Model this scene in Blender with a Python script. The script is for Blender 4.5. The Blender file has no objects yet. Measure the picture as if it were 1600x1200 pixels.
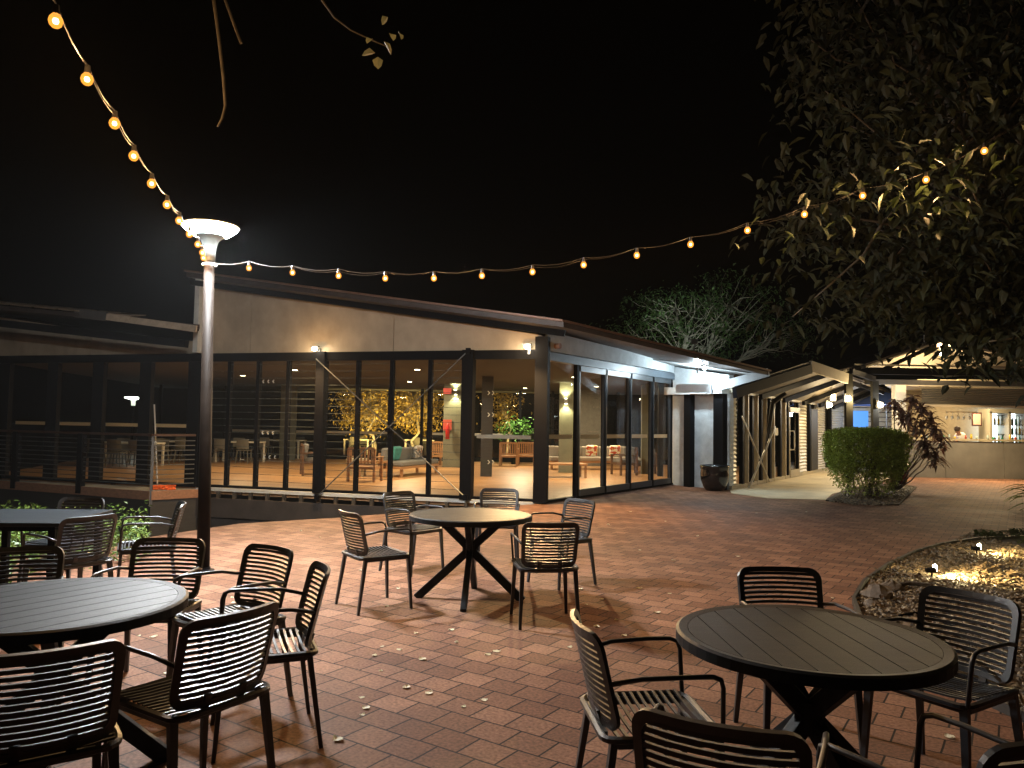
import bpy, math, random
from mathutils import Vector, Matrix
R = math.radians
S = bpy.context.scene
C = S.collection
rnd = random.Random(7)

# ------------------------------------------------------------------ camera
F = 1190.0; EYE = 1.54
PITCH = math.atan((664-600)/F); ROLL = 0.017
cam_d = bpy.data.cameras.new('camera'); cam = bpy.data.objects.new('camera', cam_d); C.objects.link(cam)
cam_d.sensor_width = 36; cam_d.lens = 36*F/1600; cam_d.clip_end = 500; cam_d.clip_start = .05
cam.matrix_world = Matrix.Translation((0, 0, EYE)) @ Matrix.Rotation(R(90)+PITCH, 4, 'X') @ Matrix.Rotation(ROLL, 4, 'Z')
S.camera = cam
CM = cam.matrix_world.to_3x3()
# ------------------------------------------------------------------ world: night sky
w = bpy.data.worlds.new('World'); S.world = w; w.use_nodes = True
nt = w.node_tree; bg = nt.nodes['Background']
sky = nt.nodes.new('ShaderNodeTexSky'); sky.sky_type = 'NISHITA'; sky.sun_disc = False
sky.sun_elevation = R(-7); sky.sun_rotation = R(200)
nt.links.new(sky.outputs[0], bg.inputs[0]); bg.inputs[1].default_value = 0.15
S.view_settings.view_transform = 'Standard'; S.view_settings.look = 'None'
S.view_settings.exposure = 0.85; S.view_settings.gamma = 1
S.cycles.use_denoising = True
S.cycles.max_bounces = 8; S.cycles.transparent_max_bounces = 24
S.cycles.sample_clamp_indirect = 4
S.cycles.caustics_reflective = False; S.cycles.caustics_refractive = False

def ray(px, py):
    return CM @ Vector(((px-800)/F, -(py-600)/F, -1.0))
def G(px, py, z=0.0):            # point of the horizontal plane z under a spot of the survey photo
    d = ray(px, py); t = (z-EYE)/d.z
    return Vector((d.x*t, d.y*t, z))
def D(px, py, y):                # point at distance y
    d = ray(px, py); t = y/d.y
    return Vector((d.x*t, y, EYE+d.z*t))
def W(px, py, a, b):             # point on the vertical plane through a and b
    d = ray(px, py); n = Vector((-(b[1]-a[1]), b[0]-a[0], 0))
    t = n.dot(Vector((a[0], a[1], 0)))/n.dot(d)
    return Vector((d.x*t, d.y*t, EYE+d.z*t))

# ------------------------------------------------------------------ materials
MATS = {}
def mat(name, col, rough=.6, metal=0, spec=.5, noise=0, nscale=8, bump=0, bscale=40, emit=None, es=0, stretch=None, col2=None):
    if name in MATS: return MATS[name]
    m = bpy.data.materials.new(name); m.use_nodes = True; n = m.node_tree.nodes; l = m.node_tree.links
    p = n['Principled BSDF']; MATS[name] = m
    p.inputs['Base Color'].default_value = (*col, 1); p.inputs['Roughness'].default_value = rough
    p.inputs['Metallic'].default_value = metal; p.inputs['Specular IOR Level'].default_value = spec
    if noise or bump:
        tc = n.new('ShaderNodeTexCoord'); mp = n.new('ShaderNodeMapping'); l.new(tc.outputs['Object'], mp.inputs[0])
        if stretch: mp.inputs['Scale'].default_value = stretch
    if noise:
        t = n.new('ShaderNodeTexNoise'); t.inputs['Scale'].default_value = nscale; t.inputs['Detail'].default_value = 6
        t.inputs['Roughness'].default_value = .65
        l.new(mp.outputs[0], t.inputs['Vector'])
        r = n.new('ShaderNodeValToRGB'); r.color_ramp.elements[0].position = .3; r.color_ramp.elements[1].position = .7
        c2 = col2 or tuple(min(1, c*(1+noise)) for c in col)
        r.color_ramp.elements[0].color = (*[c*(1-noise) for c in col], 1); r.color_ramp.elements[1].color = (*c2, 1)
        l.new(t.outputs['Fac'], r.inputs[0]); l.new(r.outputs[0], p.inputs['Base Color'])
        rr = n.new('ShaderNodeMapRange'); rr.inputs['To Min'].default_value = max(.05, rough-.1); rr.inputs['To Max'].default_value = min(1, rough+.12)
        l.new(t.outputs['Fac'], rr.inputs[0]); l.new(rr.outputs[0], p.inputs['Roughness'])
    if bump:
        t2 = n.new('ShaderNodeTexNoise'); t2.inputs['Scale'].default_value = bscale; t2.inputs['Detail'].default_value = 4
        l.new(mp.outputs[0], t2.inputs['Vector'])
        b = n.new('ShaderNodeBump'); b.inputs['Strength'].default_value = bump; b.inputs['Distance'].default_value = .01
        l.new(t2.outputs['Fac'], b.inputs['Height']); l.new(b.outputs[0], p.inputs['Normal'])
    if emit:
        p.inputs['Emission Color'].default_value = (*emit, 1); p.inputs['Emission Strength'].default_value = es
    return m

def glass_mat():
    m = bpy.data.materials.new('glass'); m.use_nodes = True; n = m.node_tree.nodes; l = m.node_tree.links
    n.clear(); o = n.new('ShaderNodeOutputMaterial'); mx = n.new('ShaderNodeMixShader')
    t = n.new('ShaderNodeBsdfTransparent'); t.inputs[0].default_value = (.92, .94, .93, 1)
    g = n.new('ShaderNodeBsdfGlossy'); g.inputs['Roughness'].default_value = .0
    f = n.new('ShaderNodeFresnel'); f.inputs[0].default_value = 1.6
    l.new(f.outputs[0], mx.inputs[0]); l.new(t.outputs[0], mx.inputs[1]); l.new(g.outputs[0], mx.inputs[2]); l.new(mx.outputs[0], o.inputs[0])
    MATS['glass'] = m; return m
def emis(name, col, s, alpha=1):
    m = bpy.data.materials.new(name); m.use_nodes = True; n = m.node_tree.nodes; l = m.node_tree.links
    n.clear(); o = n.new('ShaderNodeOutputMaterial'); e = n.new('ShaderNodeEmission')
    e.inputs[0].default_value = (*col, 1); e.inputs[1].default_value = s
    if alpha < 1:
        mx = n.new('ShaderNodeMixShader'); t = n.new('ShaderNodeBsdfTransparent'); mx.inputs[0].default_value = alpha
        l.new(t.outputs[0], mx.inputs[1]); l.new(e.outputs[0], mx.inputs[2]); l.new(mx.outputs[0], o.inputs[0])
    else: l.new(e.outputs[0], o.inputs[0])
    MATS[name] = m; return m

BR_ANG = R(-33.8)
def paver_mat():
    m = bpy.data.materials.new('pavers'); m.use_nodes = True; n = m.node_tree.nodes; l = m.node_tree.links
    p = n['Principled BSDF']; tc = n.new('ShaderNodeTexCoord'); mp = n.new('ShaderNodeMapping')
    mp.inputs['Rotation'].default_value = (0, 0, -BR_ANG)
    l.new(tc.outputs['Object'], mp.inputs[0])
    wv = n.new('ShaderNodeTexNoise'); wv.inputs['Scale'].default_value = 2.2; l.new(mp.outputs[0], wv.inputs['Vector'])
    sc = n.new('ShaderNodeVectorMath'); sc.operation = 'SCALE'; sc.inputs[3].default_value = .022
    l.new(wv.outputs['Color'], sc.inputs[0])
    ad = n.new('ShaderNodeVectorMath'); l.new(mp.outputs[0], ad.inputs[0]); l.new(sc.outputs[0], ad.inputs[1])
    b = n.new('ShaderNodeTexBrick'); b.offset = .5; b.inputs['Scale'].default_value = 1
    b.inputs['Brick Width'].default_value = .222; b.inputs['Row Height'].default_value = .195
    b.inputs['Mortar Size'].default_value = .0055; b.inputs['Mortar Smooth'].default_value = .15; b.inputs['Bias'].default_value = -.1
    b.inputs['Color1'].default_value = (.150, .070, .041, 1); b.inputs['Color2'].default_value = (.275, .142, .088, 1)
    b.inputs['Mortar'].default_value = (.010, .005, .004, 1)
    l.new(ad.outputs[0], b.inputs['Vector'])
    n1 = n.new('ShaderNodeTexNoise'); n1.inputs['Scale'].default_value = 1.1; n1.inputs['Detail'].default_value = 8; n1.inputs['Roughness'].default_value = .7
    l.new(mp.outputs[0], n1.inputs['Vector'])
    n2 = n.new('ShaderNodeTexNoise'); n2.inputs['Scale'].default_value = 55; n2.inputs['Detail'].default_value = 5; l.new(mp.outputs[0], n2.inputs['Vector'])
    r1 = n.new('ShaderNodeMapRange'); r1.inputs['From Min'].default_value = .3; r1.inputs['From Max'].default_value = .7
    r1.inputs['To Min'].default_value = .68; r1.inputs['To Max'].default_value = 1.22; l.new(n1.outputs['Fac'], r1.inputs[0])
    r2 = n.new('ShaderNodeMapRange'); r2.inputs['From Min'].default_value = .3; r2.inputs['From Max'].default_value = .7
    r2.inputs['To Min'].default_value = .6; r2.inputs['To Max'].default_value = 1.35; l.new(n2.outputs['Fac'], r2.inputs[0])
    mu = n.new('ShaderNodeMath'); mu.operation = 'MULTIPLY'; l.new(r1.outputs[0], mu.inputs[0]); l.new(r2.outputs[0], mu.inputs[1])
    vm = n.new('ShaderNodeVectorMath'); vm.operation = 'SCALE'; l.new(b.outputs['Color'], vm.inputs[0]); l.new(mu.outputs[0], vm.inputs[3])
    l.new(vm.outputs[0], p.inputs['Base Color'])
    rr = n.new('ShaderNodeMapRange'); rr.inputs['To Min'].default_value = .62; rr.inputs['To Max'].default_value = .9; l.new(n1.outputs['Fac'], rr.inputs[0])
    p.inputs['Specular IOR Level'].default_value = .22
    l.new(rr.outputs[0], p.inputs['Roughness'])
    hs = n.new('ShaderNodeMath'); hs.operation = 'MULTIPLY_ADD'; hs.inputs[1].default_value = -1.0
    l.new(b.outputs['Fac'], hs.inputs[0])
    h2 = n.new('ShaderNodeMath'); h2.operation = 'MULTIPLY'; h2.inputs[1].default_value = .35; l.new(n2.outputs['Fac'], h2.inputs[0]); l.new(h2.outputs[0], hs.inputs[2])
    bp = n.new('ShaderNodeBump'); bp.inputs['Strength'].default_value = .55; bp.inputs['Distance'].default_value = .005
    l.new(hs.outputs[0], bp.inputs['Height']); l.new(bp.outputs[0], p.inputs['Normal'])
    MATS['pavers'] = m; return m
def wood_floor_mat():
    m = bpy.data.materials.new('timber_floor'); m.use_nodes = True; n = m.node_tree.nodes; l = m.node_tree.links
    p = n['Principled BSDF']; tc = n.new('ShaderNodeTexCoord')
    b = n.new('ShaderNodeTexBrick'); b.inputs['Scale'].default_value = 1; b.inputs['Brick Width'].default_value = 2.4; b.inputs['Row Height'].default_value = .135
    b.inputs['Mortar Size'].default_value = .003
    b.inputs['Color1'].default_value = (.42, .21, .085, 1); b.inputs['Color2'].default_value = (.56, .32, .15, 1); b.inputs['Mortar'].default_value = (.12, .06, .03, 1)
    mp = n.new('ShaderNodeMapping'); mp.inputs['Rotation'].default_value = (0, 0, R(14)); l.new(tc.outputs['Object'], mp.inputs[0]); l.new(mp.outputs[0], b.inputs['Vector'])
    nn = n.new('ShaderNodeTexNoise'); nn.inputs['Scale'].default_value = 3; mp2 = n.new('ShaderNodeMapping'); mp2.inputs['Scale'].default_value = (.6, 5, 1)
    l.new(mp.outputs[0], mp2.inputs[0]); l.new(mp2.outputs[0], nn.inputs['Vector'])
    r2 = n.new('ShaderNodeMapRange'); r2.inputs['To Min'].default_value = .5; r2.inputs['To Max'].default_value = 1.35; l.new(nn.outputs['Fac'], r2.inputs[0])
    vm = n.new('ShaderNodeVectorMath'); vm.operation = 'SCALE'; l.new(b.outputs['Color'], vm.inputs[0]); l.new(r2.outputs[0], vm.inputs[3])
    l.new(vm.outputs[0], p.inputs['Base Color']); p.inputs['Roughness'].default_value = .38
    MATS['timber_floor'] = m; return m

def leaf_mat(name, c1, c2, rough=.45, trans=.25):
    m = bpy.data.materials.new(name); m.use_nodes = True; n = m.node_tree.nodes; l = m.node_tree.links
    p = n['Principled BSDF']; g = n.new('ShaderNodeNewGeometry'); r = n.new('ShaderNodeValToRGB')
    r.color_ramp.elements[0].color = (*c1, 1); r.color_ramp.elements[1].color = (*c2, 1)
    l.new(g.outputs['Random Per Island'], r.inputs[0]); l.new(r.outputs[0], p.inputs['Base Color']); p.inputs['Roughness'].default_value = rough
    t = n.new('ShaderNodeBsdfTranslucent'); l.new(r.outputs[0], t.inputs[0]); mx = n.new('ShaderNodeMixShader'); mx.inputs[0].default_value = trans
    l.new(p.outputs[0], mx.inputs[1]); l.new(t.outputs[0], mx.inputs[2]); l.new(mx.outputs[0], n['Material Output'].inputs[0])
    MATS[name] = m; return m

glass = glass_mat(); pavers = paver_mat(); timber_floor = wood_floor_mat()
black = mat('black_paint', (.006, .006, .007), .5, spec=.03, noise=.25, nscale=30)
chairm = mat('charcoal_powder_coat', (.024, .026, .029), .38, noise=.3, nscale=14, bump=.08, bscale=300)
tablem = mat('charcoal_slats', (.015, .018, .021), .46, spec=.12, noise=.45, nscale=5, bump=.12, bscale=220, stretch=(1, 6, 1))
steel = mat('galvanised_steel', (.16, .165, .165), .4, metal=.7, noise=.2, nscale=12)
polem = mat('pole_paint', (.007, .0045, .003), .55, metal=.0, spec=.06, noise=.35, nscale=9)
cement = mat('cement_panel', (.36, .285, .20), .75, noise=.2, nscale=2.0, bump=.25, bscale=22, stretch=(1.0, 1.0, .7))
cementg = mat('pale_concrete', (.48, .51, .52), .7, noise=.2, nscale=3.5, bump=.2, bscale=20)
white = mat('white_trim', (.62, .62, .58), .5, noise=.12, nscale=6)
darkw = mat('dark_cladding', (.028, .026, .024), .6, noise=.3, nscale=3, stretch=(1, 1, 8))
roofm = mat('roof_sheet', (.07, .055, .05), .45, metal=.3, noise=.25, nscale=4)
soffit = mat('canopy_lining', (.14, .115, .08), .65, noise=.12, nscale=3)
timber = mat('warm_timber', (.34, .185, .085), .5, noise=.35, nscale=5, stretch=(1, 1, 8))
dkt = mat('dark_timber', (.11, .06, .035), .5, noise=.35, nscale=5, stretch=(1, 1, 8))
cushg = mat('grey_cushion', (.16, .16, .16), .9, noise=.15, nscale=40)
cushl = mat('light_cushion', (.34, .31, .27), .9, noise=.15, nscale=40)
kioskc = mat('kiosk_concrete', (.16, .155, .135), .8, noise=.22, nscale=1.6, bump=.2, bscale=18)
soil = mat('soil', (.045, .032, .022), .95, noise=.5, nscale=9, bump=.6, bscale=30)
darkg = mat('night_ground', (.02, .018, .014), .95, noise=.4, nscale=2)
bark = mat('bark', (.10, .085, .065), .9, noise=.4, nscale=6, bump=.6, bscale=30)
pbark = mat('pale_bark', (.30, .28, .24), .85, noise=.3, nscale=6)
boardm = mat('deck_board', (.25, .125, .07), .6, noise=.3, nscale=4, stretch=(1, 6, 6))

# ------------------------------------------------------------------ mesh helper
class MB:
    def __init__(s, M=None): s.v = []; s.f = []; s.M = M or Matrix.Identity(4)
    def add(s, vs, fs):
        b = len(s.v); s.v += [s.M @ Vector(v) for v in vs]; s.f += [tuple(b+i for i in f) for f in fs]
    def box(s, c, d, rz=0, M=None):
        x, y, z = (k/2 for k in d); q = Matrix.Translation(c) @ (M or Matrix.Rotation(rz, 4, 'Z'))
        vs = [q @ Vector((a*x, b*y, e*z)) for a in (-1, 1) for b in (-1, 1) for e in (-1, 1)]
        s.add(vs, [(0, 1, 3, 2), (4, 6, 7, 5), (0, 4, 5, 1), (2, 3, 7, 6), (0, 2, 6, 4), (1, 5, 7, 3)])
    def beam(s, a, b, w, h, w2=None, h2=None, up=None):
        a = Vector(a); b = Vector(b); d = (b-a).normalized(); u0 = Vector(up) if up else (Vector((0, 0, 1)) if abs(d.z) < .9 else Vector((0, 1, 0)))
        sx = d.cross(u0).normalized(); u = sx.cross(d); w2 = w2 or w; h2 = h2 or h
        vs = [p+sx*(i*ww/2)+u*(j*hh/2) for p, ww, hh in ((a, w, h), (b, w2, h2)) for i, j in ((-1, -1), (1, -1), (1, 1), (-1, 1))]
        s.add(vs, [(3, 2, 1, 0), (4, 5, 6, 7), (0, 1, 5, 4), (1, 2, 6, 5), (2, 3, 7, 6), (3, 0, 4, 7)])
    def tube(s, pts, r, n=6, closed=False, fl=1.0):
        pts = [Vector(p) for p in pts]; k = len(pts); rs = r if isinstance(r, (list, tuple)) else [r]*k
        ds = []
        for i in range(k):
            a = pts[i-1] if (i or closed) else pts[0]; b = pts[(i+1) % k] if (i < k-1 or closed) else pts[-1]
            ds.append((b-a).normalized())
        u = ds[0].cross(Vector((0, 0, 1)));
        if u.length < .05: u = ds[0].cross(Vector((0, 1, 0)))
        u.normalize(); vs = []
        for i in range(k):
            u = (u - ds[i]*u.dot(ds[i])).normalized(); q = ds[i].cross(u)
            for j in range(n):
                t = 2*math.pi*(j+.5)/n; vs.append(pts[i]+u*(math.cos(t)*rs[i])+q*(math.sin(t)*rs[i]*fl))
        fs = [(i*n+j, i*n+(j+1) % n, ((i+1) % k)*n+(j+1) % n, ((i+1) % k)*n+j) for i in range(k if closed else k-1) for j in range(n)]
        if not closed: fs += [tuple(range(n))[::-1], tuple((k-1)*n+j for j in range(n))]
        s.add(vs, fs)
    def lathe(s, prof, n=24, c=(0, 0, 0)):
        vs = []; c = Vector(c)
        for r, z in prof:
            for j in range(n):
                t = 2*math.pi*j/n; vs.append(c+Vector((r*math.cos(t), r*math.sin(t), z)))
        fs = [(i*n+j, i*n+(j+1) % n, (i+1)*n+(j+1) % n, (i+1)*n+j) for i in range(len(prof)-1) for j in range(n)]
        if prof[0][0] > 1e-4: fs.append(tuple(range(n))[::-1])
        if prof[-1][0] > 1e-4: fs.append(tuple((len(prof)-1)*n+j for j in range(n)))
        s.add(vs, fs)
    def prism(s, poly, z0, z1):
        n = len(poly); area = sum(poly[i][0]*poly[(i+1) % n][1]-poly[(i+1) % n][0]*poly[i][1] for i in range(n))
        if area < 0: poly = poly[::-1]
        s.add([(p[0], p[1], z0) for p in poly]+[(p[0], p[1], z1) for p in poly],
              [tuple(range(n))[::-1], tuple(range(n, 2*n))]+[(i, (i+1) % n, n+(i+1) % n, n+i) for i in range(n)])
    def slab(s, poly, t):        # 3-D polygon given thickness t downwards
        n = len(poly); poly = [Vector(p) for p in poly]
        s.add(poly+[p-Vector((0, 0, t)) for p in poly], [tuple(range(n)), tuple(range(n, 2*n))[::-1]]+[(i, n+i, n+(i+1) % n, (i+1) % n) for i in range(n)])
    def wall(s, poly, off):      # vertical polygon (3-D points) given thickness by offset vector
        n = len(poly); poly = [Vector(p) for p in poly]; off = Vector(off)
        s.add(poly+[p+off for p in poly], [tuple(range(n)), tuple(range(n, 2*n))[::-1]]+[(i, n+i, n+(i+1) % n, (i+1) % n) for i in range(n)])
    def build(s, name, m, parent=None, smooth=False, bev=0):
        me = bpy.data.meshes.new(name); me.from_pydata([tuple(v) for v in s.v], [], s.f); me.materials.append(m); me.update()
        o = bpy.data.objects.new(name, me); C.objects.link(o)
        if smooth:
            for p in me.polygons: p.use_smooth = True
        if bev:
            b = o.modifiers.new('bevel', 'BEVEL'); b.width = bev; b.segments = 2; b.limit_method = 'ANGLE'
        if parent: o.parent = parent
        return o
def tag(o, label=None, cat=None, group=None, kind=None):
    if label: o['label'] = label
    if cat: o['category'] = cat
    if group: o['group'] = group
    if kind: o['kind'] = kind
    return o
def empty(name, loc=(0, 0, 0), rz=0, label=None, cat=None, group=None):
    o = bpy.data.objects.new(name, None); C.objects.link(o); o.location = loc; o.rotation_euler = (0, 0, rz); o.empty_display_size = .2
    return tag(o, label, cat, group)
def copy_tree(o, parent=None):
    c = o.copy(); C.objects.link(c)
    if parent: c.parent = parent
    for ch in [x for x in bpy.data.objects if x.parent == o]: copy_tree(ch, c)
    return c
def place(o, loc, rz, label=None, group=None):
    o.location = loc; o.rotation_euler = (0, 0, rz); tag(o, label, None, group); return o
def light(kind, name, loc, e, col, parent=None, radius=.05, rot=None, size=None, spot=None, blend=.5):
    d = bpy.data.lights.new(name, kind); d.energy = e; d.color = col
    if kind == 'AREA': d.size = size or .1
    else: d.shadow_soft_size = radius
    if kind == 'SPOT': d.spot_size = spot or R(90); d.spot_blend = blend
    o = bpy.data.objects.new(name, d); C.objects.link(o); o.location = loc
    if rot is not None:
        o.rotation_euler = Vector(rot).to_track_quat('-Z', 'Y').to_euler()
    if parent: o.parent = parent
    return o
WARM = (1, .56, .22); AMB = (1, .72, .38); COOL = (.80, .93, 1); NEU = (1, .86, .62)

# ------------------------------------------------------------------ key points of the building
A = Vector((.63, 15.0, 0)); BD = Vector((-7.48, 2.37, 0)).normalized(); BN = Vector((-BD.y, BD.x, 0))  # BN: towards patio?
if BN.y > 0: BN = -BN
A = G(847, 787); B1 = G(331, 763); BD = (B1-A).normalized(); BN = Vector((BD.y, -BD.x, 0)); BN = BN if BN.y < 0 else -BN
R1 = G(1049, 757.5); RD = (R1-A).normalized(); RN = Vector((RD.y, -RD.x, 0)); RN = RN if RN.y < 0 else -RN
K0 = G(1139, 765.5)                                   # end of the short return wall, start of the second building
K1 = G(1290, 735); KD = (K1-K0).normalized(); KN = Vector((KD.y, -KD.x, 0)); KN = KN if KN.y < 0 else -KN
BL = A+BD*14.6
HT = 3.03
def UP(p, z): return Vector((p.x, p.y, z))
def onB(px): return UP(W(px, 650, A, B1), 0)
def onR(px): return UP(W(px, 650, A, R1), 0)
def onK(px): return UP(W(px, 650, K0, K1), 0)

# ------------------------------------------------------------------ ground
g = MB(); g.slab([(-200, -60, -1.0), (200, -60, -1.0), (200, 300, -1.0), (-200, 300, -1.0)], .2)
tag(g.build('ground', darkg), kind='structure')
e1, e2, e3, e4 = G(-250, 885), G(150, 862), G(240, 838), G(374, 818)
bed_px = [(1700, 838), (1600, 843), (1530, 846), (1470, 855), (1430, 867), (1385, 889), (1350, 915), (1334, 943), (1345, 975), (1390, 1012), (1450, 1050), (1520, 1090), (1600, 1128), (1750, 1180)]
bedp = [G(*p) for p in bed_px]; bedp += [Vector((6.5, bedp[-1].y, 0)), Vector((9, bedp[-1].y+.5, 0)), Vector((9, bedp[0].y, 0))]
patio = [(-9, -5), (-9, e1.y), e1, e2, e3, e4, G(526, 809), G(640, 800), G(760, 793), A, R1, K0, K1, K1+KD*8, (24, K1.y+6), (24, -5)]
m_ = MB(); m_.prism([Vector((p[0], p[1], 0)) for p in patio], -.25, 0)
tag(m_.build('brick_paving', pavers), kind='structure')
m_ = MB(); kp = [K0+KN*.02, K1+KN*.02, K1+KD*7+KN*.02, K1+KD*7+KN*3.2, G(1300, 772), G(1290, 781), G(1200, 779), G(1143, 771)]
m_.prism(kp, .001, .006)
tag(m_.build('path', mat('path_concrete', (.50, .43, .30), .55, noise=.25, nscale=1.5)), kind='structure')
m_ = MB(); m_.prism([G(1290, 783), G(1325, 763), G(1400, 757), G(1432, 762), G(1405, 790), G(1330, 788)], .001, .03)
tag(m_.build('planting_soil', soil), kind='structure')
m_ = MB(); m_.prism(bedp, .001, .02)
tag(m_.build('garden_soil', soil), kind='structure')
# steel edging of the bed
m_ = MB(); pts = [p+Vector((0, 0, .03)) for p in bedp[:14]]
for a, b in zip(pts[:-1], pts[1:]): m_.beam(a, b, .03, .06)
tag(m_.build('garden_edging', darkw), 'dark curved edging strip around the gravel garden bed', 'edging')
# left planting strip, a little lower than the bricks
m_ = MB(); m_.prism([(-12, 7.2), e1, e2, e3, e3+Vector((-.5, .9, 0)), (-12, 10.3)], -.6, -.16)
tag(m_.build('garden_terrain', soil), kind='structure')

# ------------------------------------------------------------------ pavilion
pav = empty('dining_pavilion', A, 0, 'long dark framed glass pavilion with cement panels and low sloping roof beside the patio', 'building')
def PB(mb, name, m, par=None, **k):
    o = mb.build(name, m, None, **k)
    o.data.transform(Matrix.Translation(-A)); o.parent = par or pav
    return o
# floor slab and skirting
fl = MB(); flp = [BL, A+BD*0+Vector((0, 0, 0)), R1, K0+Vector((.05, .3, 0)), K1+KD*3, Vector((15, 36, 0)), Vector((-18, 36, 0))]
flp[1] = A
fl.prism([p - BN*.0 for p in flp], -.12, .012); PB(fl, 'floor', timber_floor)
sk = MB(); a, b = A+BN*.03+BD*.1, BL+BN*.03
sk.wall([UP(a, -.62), UP(b, -.62), UP(b, -.2), UP(a, -.2)], BN*.1)
sk.wall([UP(a, -1.0), UP(b, -1.0), UP(b, -.66), UP(a, -.66)], BN*.05); PB(sk, 'skirting_board', mat('skirt_board', (.05, .04, .034), .7, noise=.3, nscale=3))
st = MB(); st.wall([UP(A+BN*.11, -.045), UP(A+BD*8.0+BN*.11, -.045), UP(A+BD*8.0+BN*.11, .03), UP(A+BN*.11, .03)], -BN*.1)
PB(st, 'edge_strip', white)
st = MB()
for i in range(20):
    p = A+BD*(.3+i*.42)+BN*.06; st = MB(); st.box(p+Vector((0, 0, -.125)), (.07, .07, .15), math.atan2(BD.y, BD.x))
    PB(st, 'joist_block', mat('joist', (.12, .085, .05), .8, noise=.3))
# cement panels above facade
zB = HT
def zroof_at(p): return None
pT = [W(335, 447, A, B1), W(395, 458, A, B1), W(617, 489, A, B1), W(848, 524, A, B1)]
for i in range(3):
    q = MB(); a = pT[i]+BD*-.006; b = pT[i+1]-BD*-.006
    q.wall([UP(a, zB+.02), UP(b, zB+.02), b, a], BN*.03); PB(q, 'cement_panel', cement)
q = MB(); a = onB(318); b = BL; c_ = W(145, 517, A, B1)
q.wall([UP(a, zB+.02), UP(c_, zB+.02), c_, W(311, 534, A, B1)], BN*.03); PB(q, 'cement_panel', cement)
q = MB(); a = c_+BD*.012; q.wall([UP(a, zB+.02), UP(b, zB+.02), UP(b, 4.1), a], BN*.03); PB(q, 'cement_panel', cement)
q = MB(); a = pT[0]; q.wall([UP(a, zB+.0), UP(a+BD*.12, zB), UP(a+BD*.12, a.z+.12), UP(a, a.z+.1)], BN*.5); PB(q, 'end_fin', white)
# header and sill beams
def rail(a, b, z0, z1, n, d0, d1, name, m=black):
    q = MB(); q.wall([UP(a+n*d0, z0), UP(b+n*d0, z0), UP(b+n*d0, z1), UP(a+n*d0, z1)], n*(d1-d0)); return PB(q, name, m)
rail(A, BL, HT-.17, HT+.015, BN, -.06, .09, 'header_beam')
rail(A, BL, .013, .085, BN, -.05, .06, 'sill_beam')
rail(A, R1, HT-.19, HT-.02, RN, -.06, .09, 'header_beam', mat('blue_grey_steel', (.09, .11, .13), .4, noise=.2, nscale=5))
rail(A, R1, .013, .06, RN, -.05, .05, 'sill_beam')
# facade posts
def post(p, w_, d_, h, ang, name='mullion', m=black, z0=.02):
    q = MB(); q.box((p.x, p.y, (z0+h)/2), (w_, d_, h-z0), ang); return PB(q, name, m)
angB = math.atan2(BD.y, BD.x); angR = math.atan2(RD.y, RD.x); angK = math.atan2(KD.y, KD.x)
for px in (358, 403, 450, 559, 612, 672): post(onB(px)+BN*.01, .085, .09, HT-.17, angB)
for px in (8, 83, 154, 228, 304): post(onB(px)+BN*.01, .32, .12, HT-.17, angB, 'column', mat('dark_column', (.008, .008, .009), .6, spec=.04))
for px, w_ in ((504, .20), (733, .24)): post(onB(px)+BN*.07, w_, .2, HT+.02, angB, 'column')
post(A+Vector((0, .0, 0))+BN*.05+BD*.02, .26, .22, pT[3].z-.04, angB, 'column', MATS['dark_column'])
post(onB(322)+BN*.06, .16, .16, HT, angB, 'column')
for px, w_ in ((899, .10), (942, .10), (981, .10), (1016, .12), (1046, .12)): post(onR(px)+RN*.02, w_, .09, HT-.19, angR)
# glass panes
def pane(p, q_, z0, z1, n, off=0):
    m1 = MB(); m1.wall([UP(p+n*off, z0), UP(q_+n*off, z0), UP(q_+n*off, z1), UP(p+n*off, z1)], n*.0001)
    me = MB(); me.add([UP(p+n*off, z0), UP(q_+n*off, z0), UP(q_+n*off, z1), UP(p+n*off, z1)], [(0, 1, 2, 3)])
    return PB(me, 'glass_pane', glass)
gl = [-40, 8, 83, 154, 228, 304, 322, 358, 403, 450, 504, 559, 612, 672, 733, 847]
for i in range(len(gl)-1): pane(onB(gl[i]), onB(gl[i+1]), .08, HT-.17, BN)
gr = [850, 899, 942, 981, 1016, 1046]
for i in range(len(gr)-1): pane(onR(gr[i]), onR(gr[i+1]), .06, HT-.19, RN)
# louvre blade edges in the side bays
lm = mat('louvre_edge', (.07, .08, .075), .25, noise=.1)
for a_, b_ in ((322, 358), (358, 403), (403, 450), (450, 504), (504, 559), (559, 612), (672, 733)):
    q = MB()
    for k in range(18):
        z = .2+k*.152; q.wall([UP(onB(a_)+BN*.03, z), UP(onB(b_)+BN*.03, z), UP(onB(b_)+BN*.03, z+.008), UP(onB(a_)+BN*.03, z+.008)], BN*.012)
    PB(q, 'louvre', lm)
# folding door leaf frames on the right facade
dm = mat('door_frame', (.035, .04, .045), .35, noise=.2)
for a_, b_ in ((902, 941), (944, 980), (983, 1015), (1018, 1044)):
    a, b = onR(a_)+RN*.03, onR(b_)+RN*.03; q = MB()
    for p in (a, b): q.box((p.x, p.y, (HT-.1)/2), (.07, .05, HT-.22), angR)
    q.wall([UP(a, HT-.32), UP(b, HT-.32), UP(b, HT-.2), UP(a, HT-.2)], RN*.05)
    q.wall([UP(a, .06), UP(b, .06), UP(b, .2), UP(a, .2)], RN*.05)
    PB(q, 'door_frame', dm)
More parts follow.
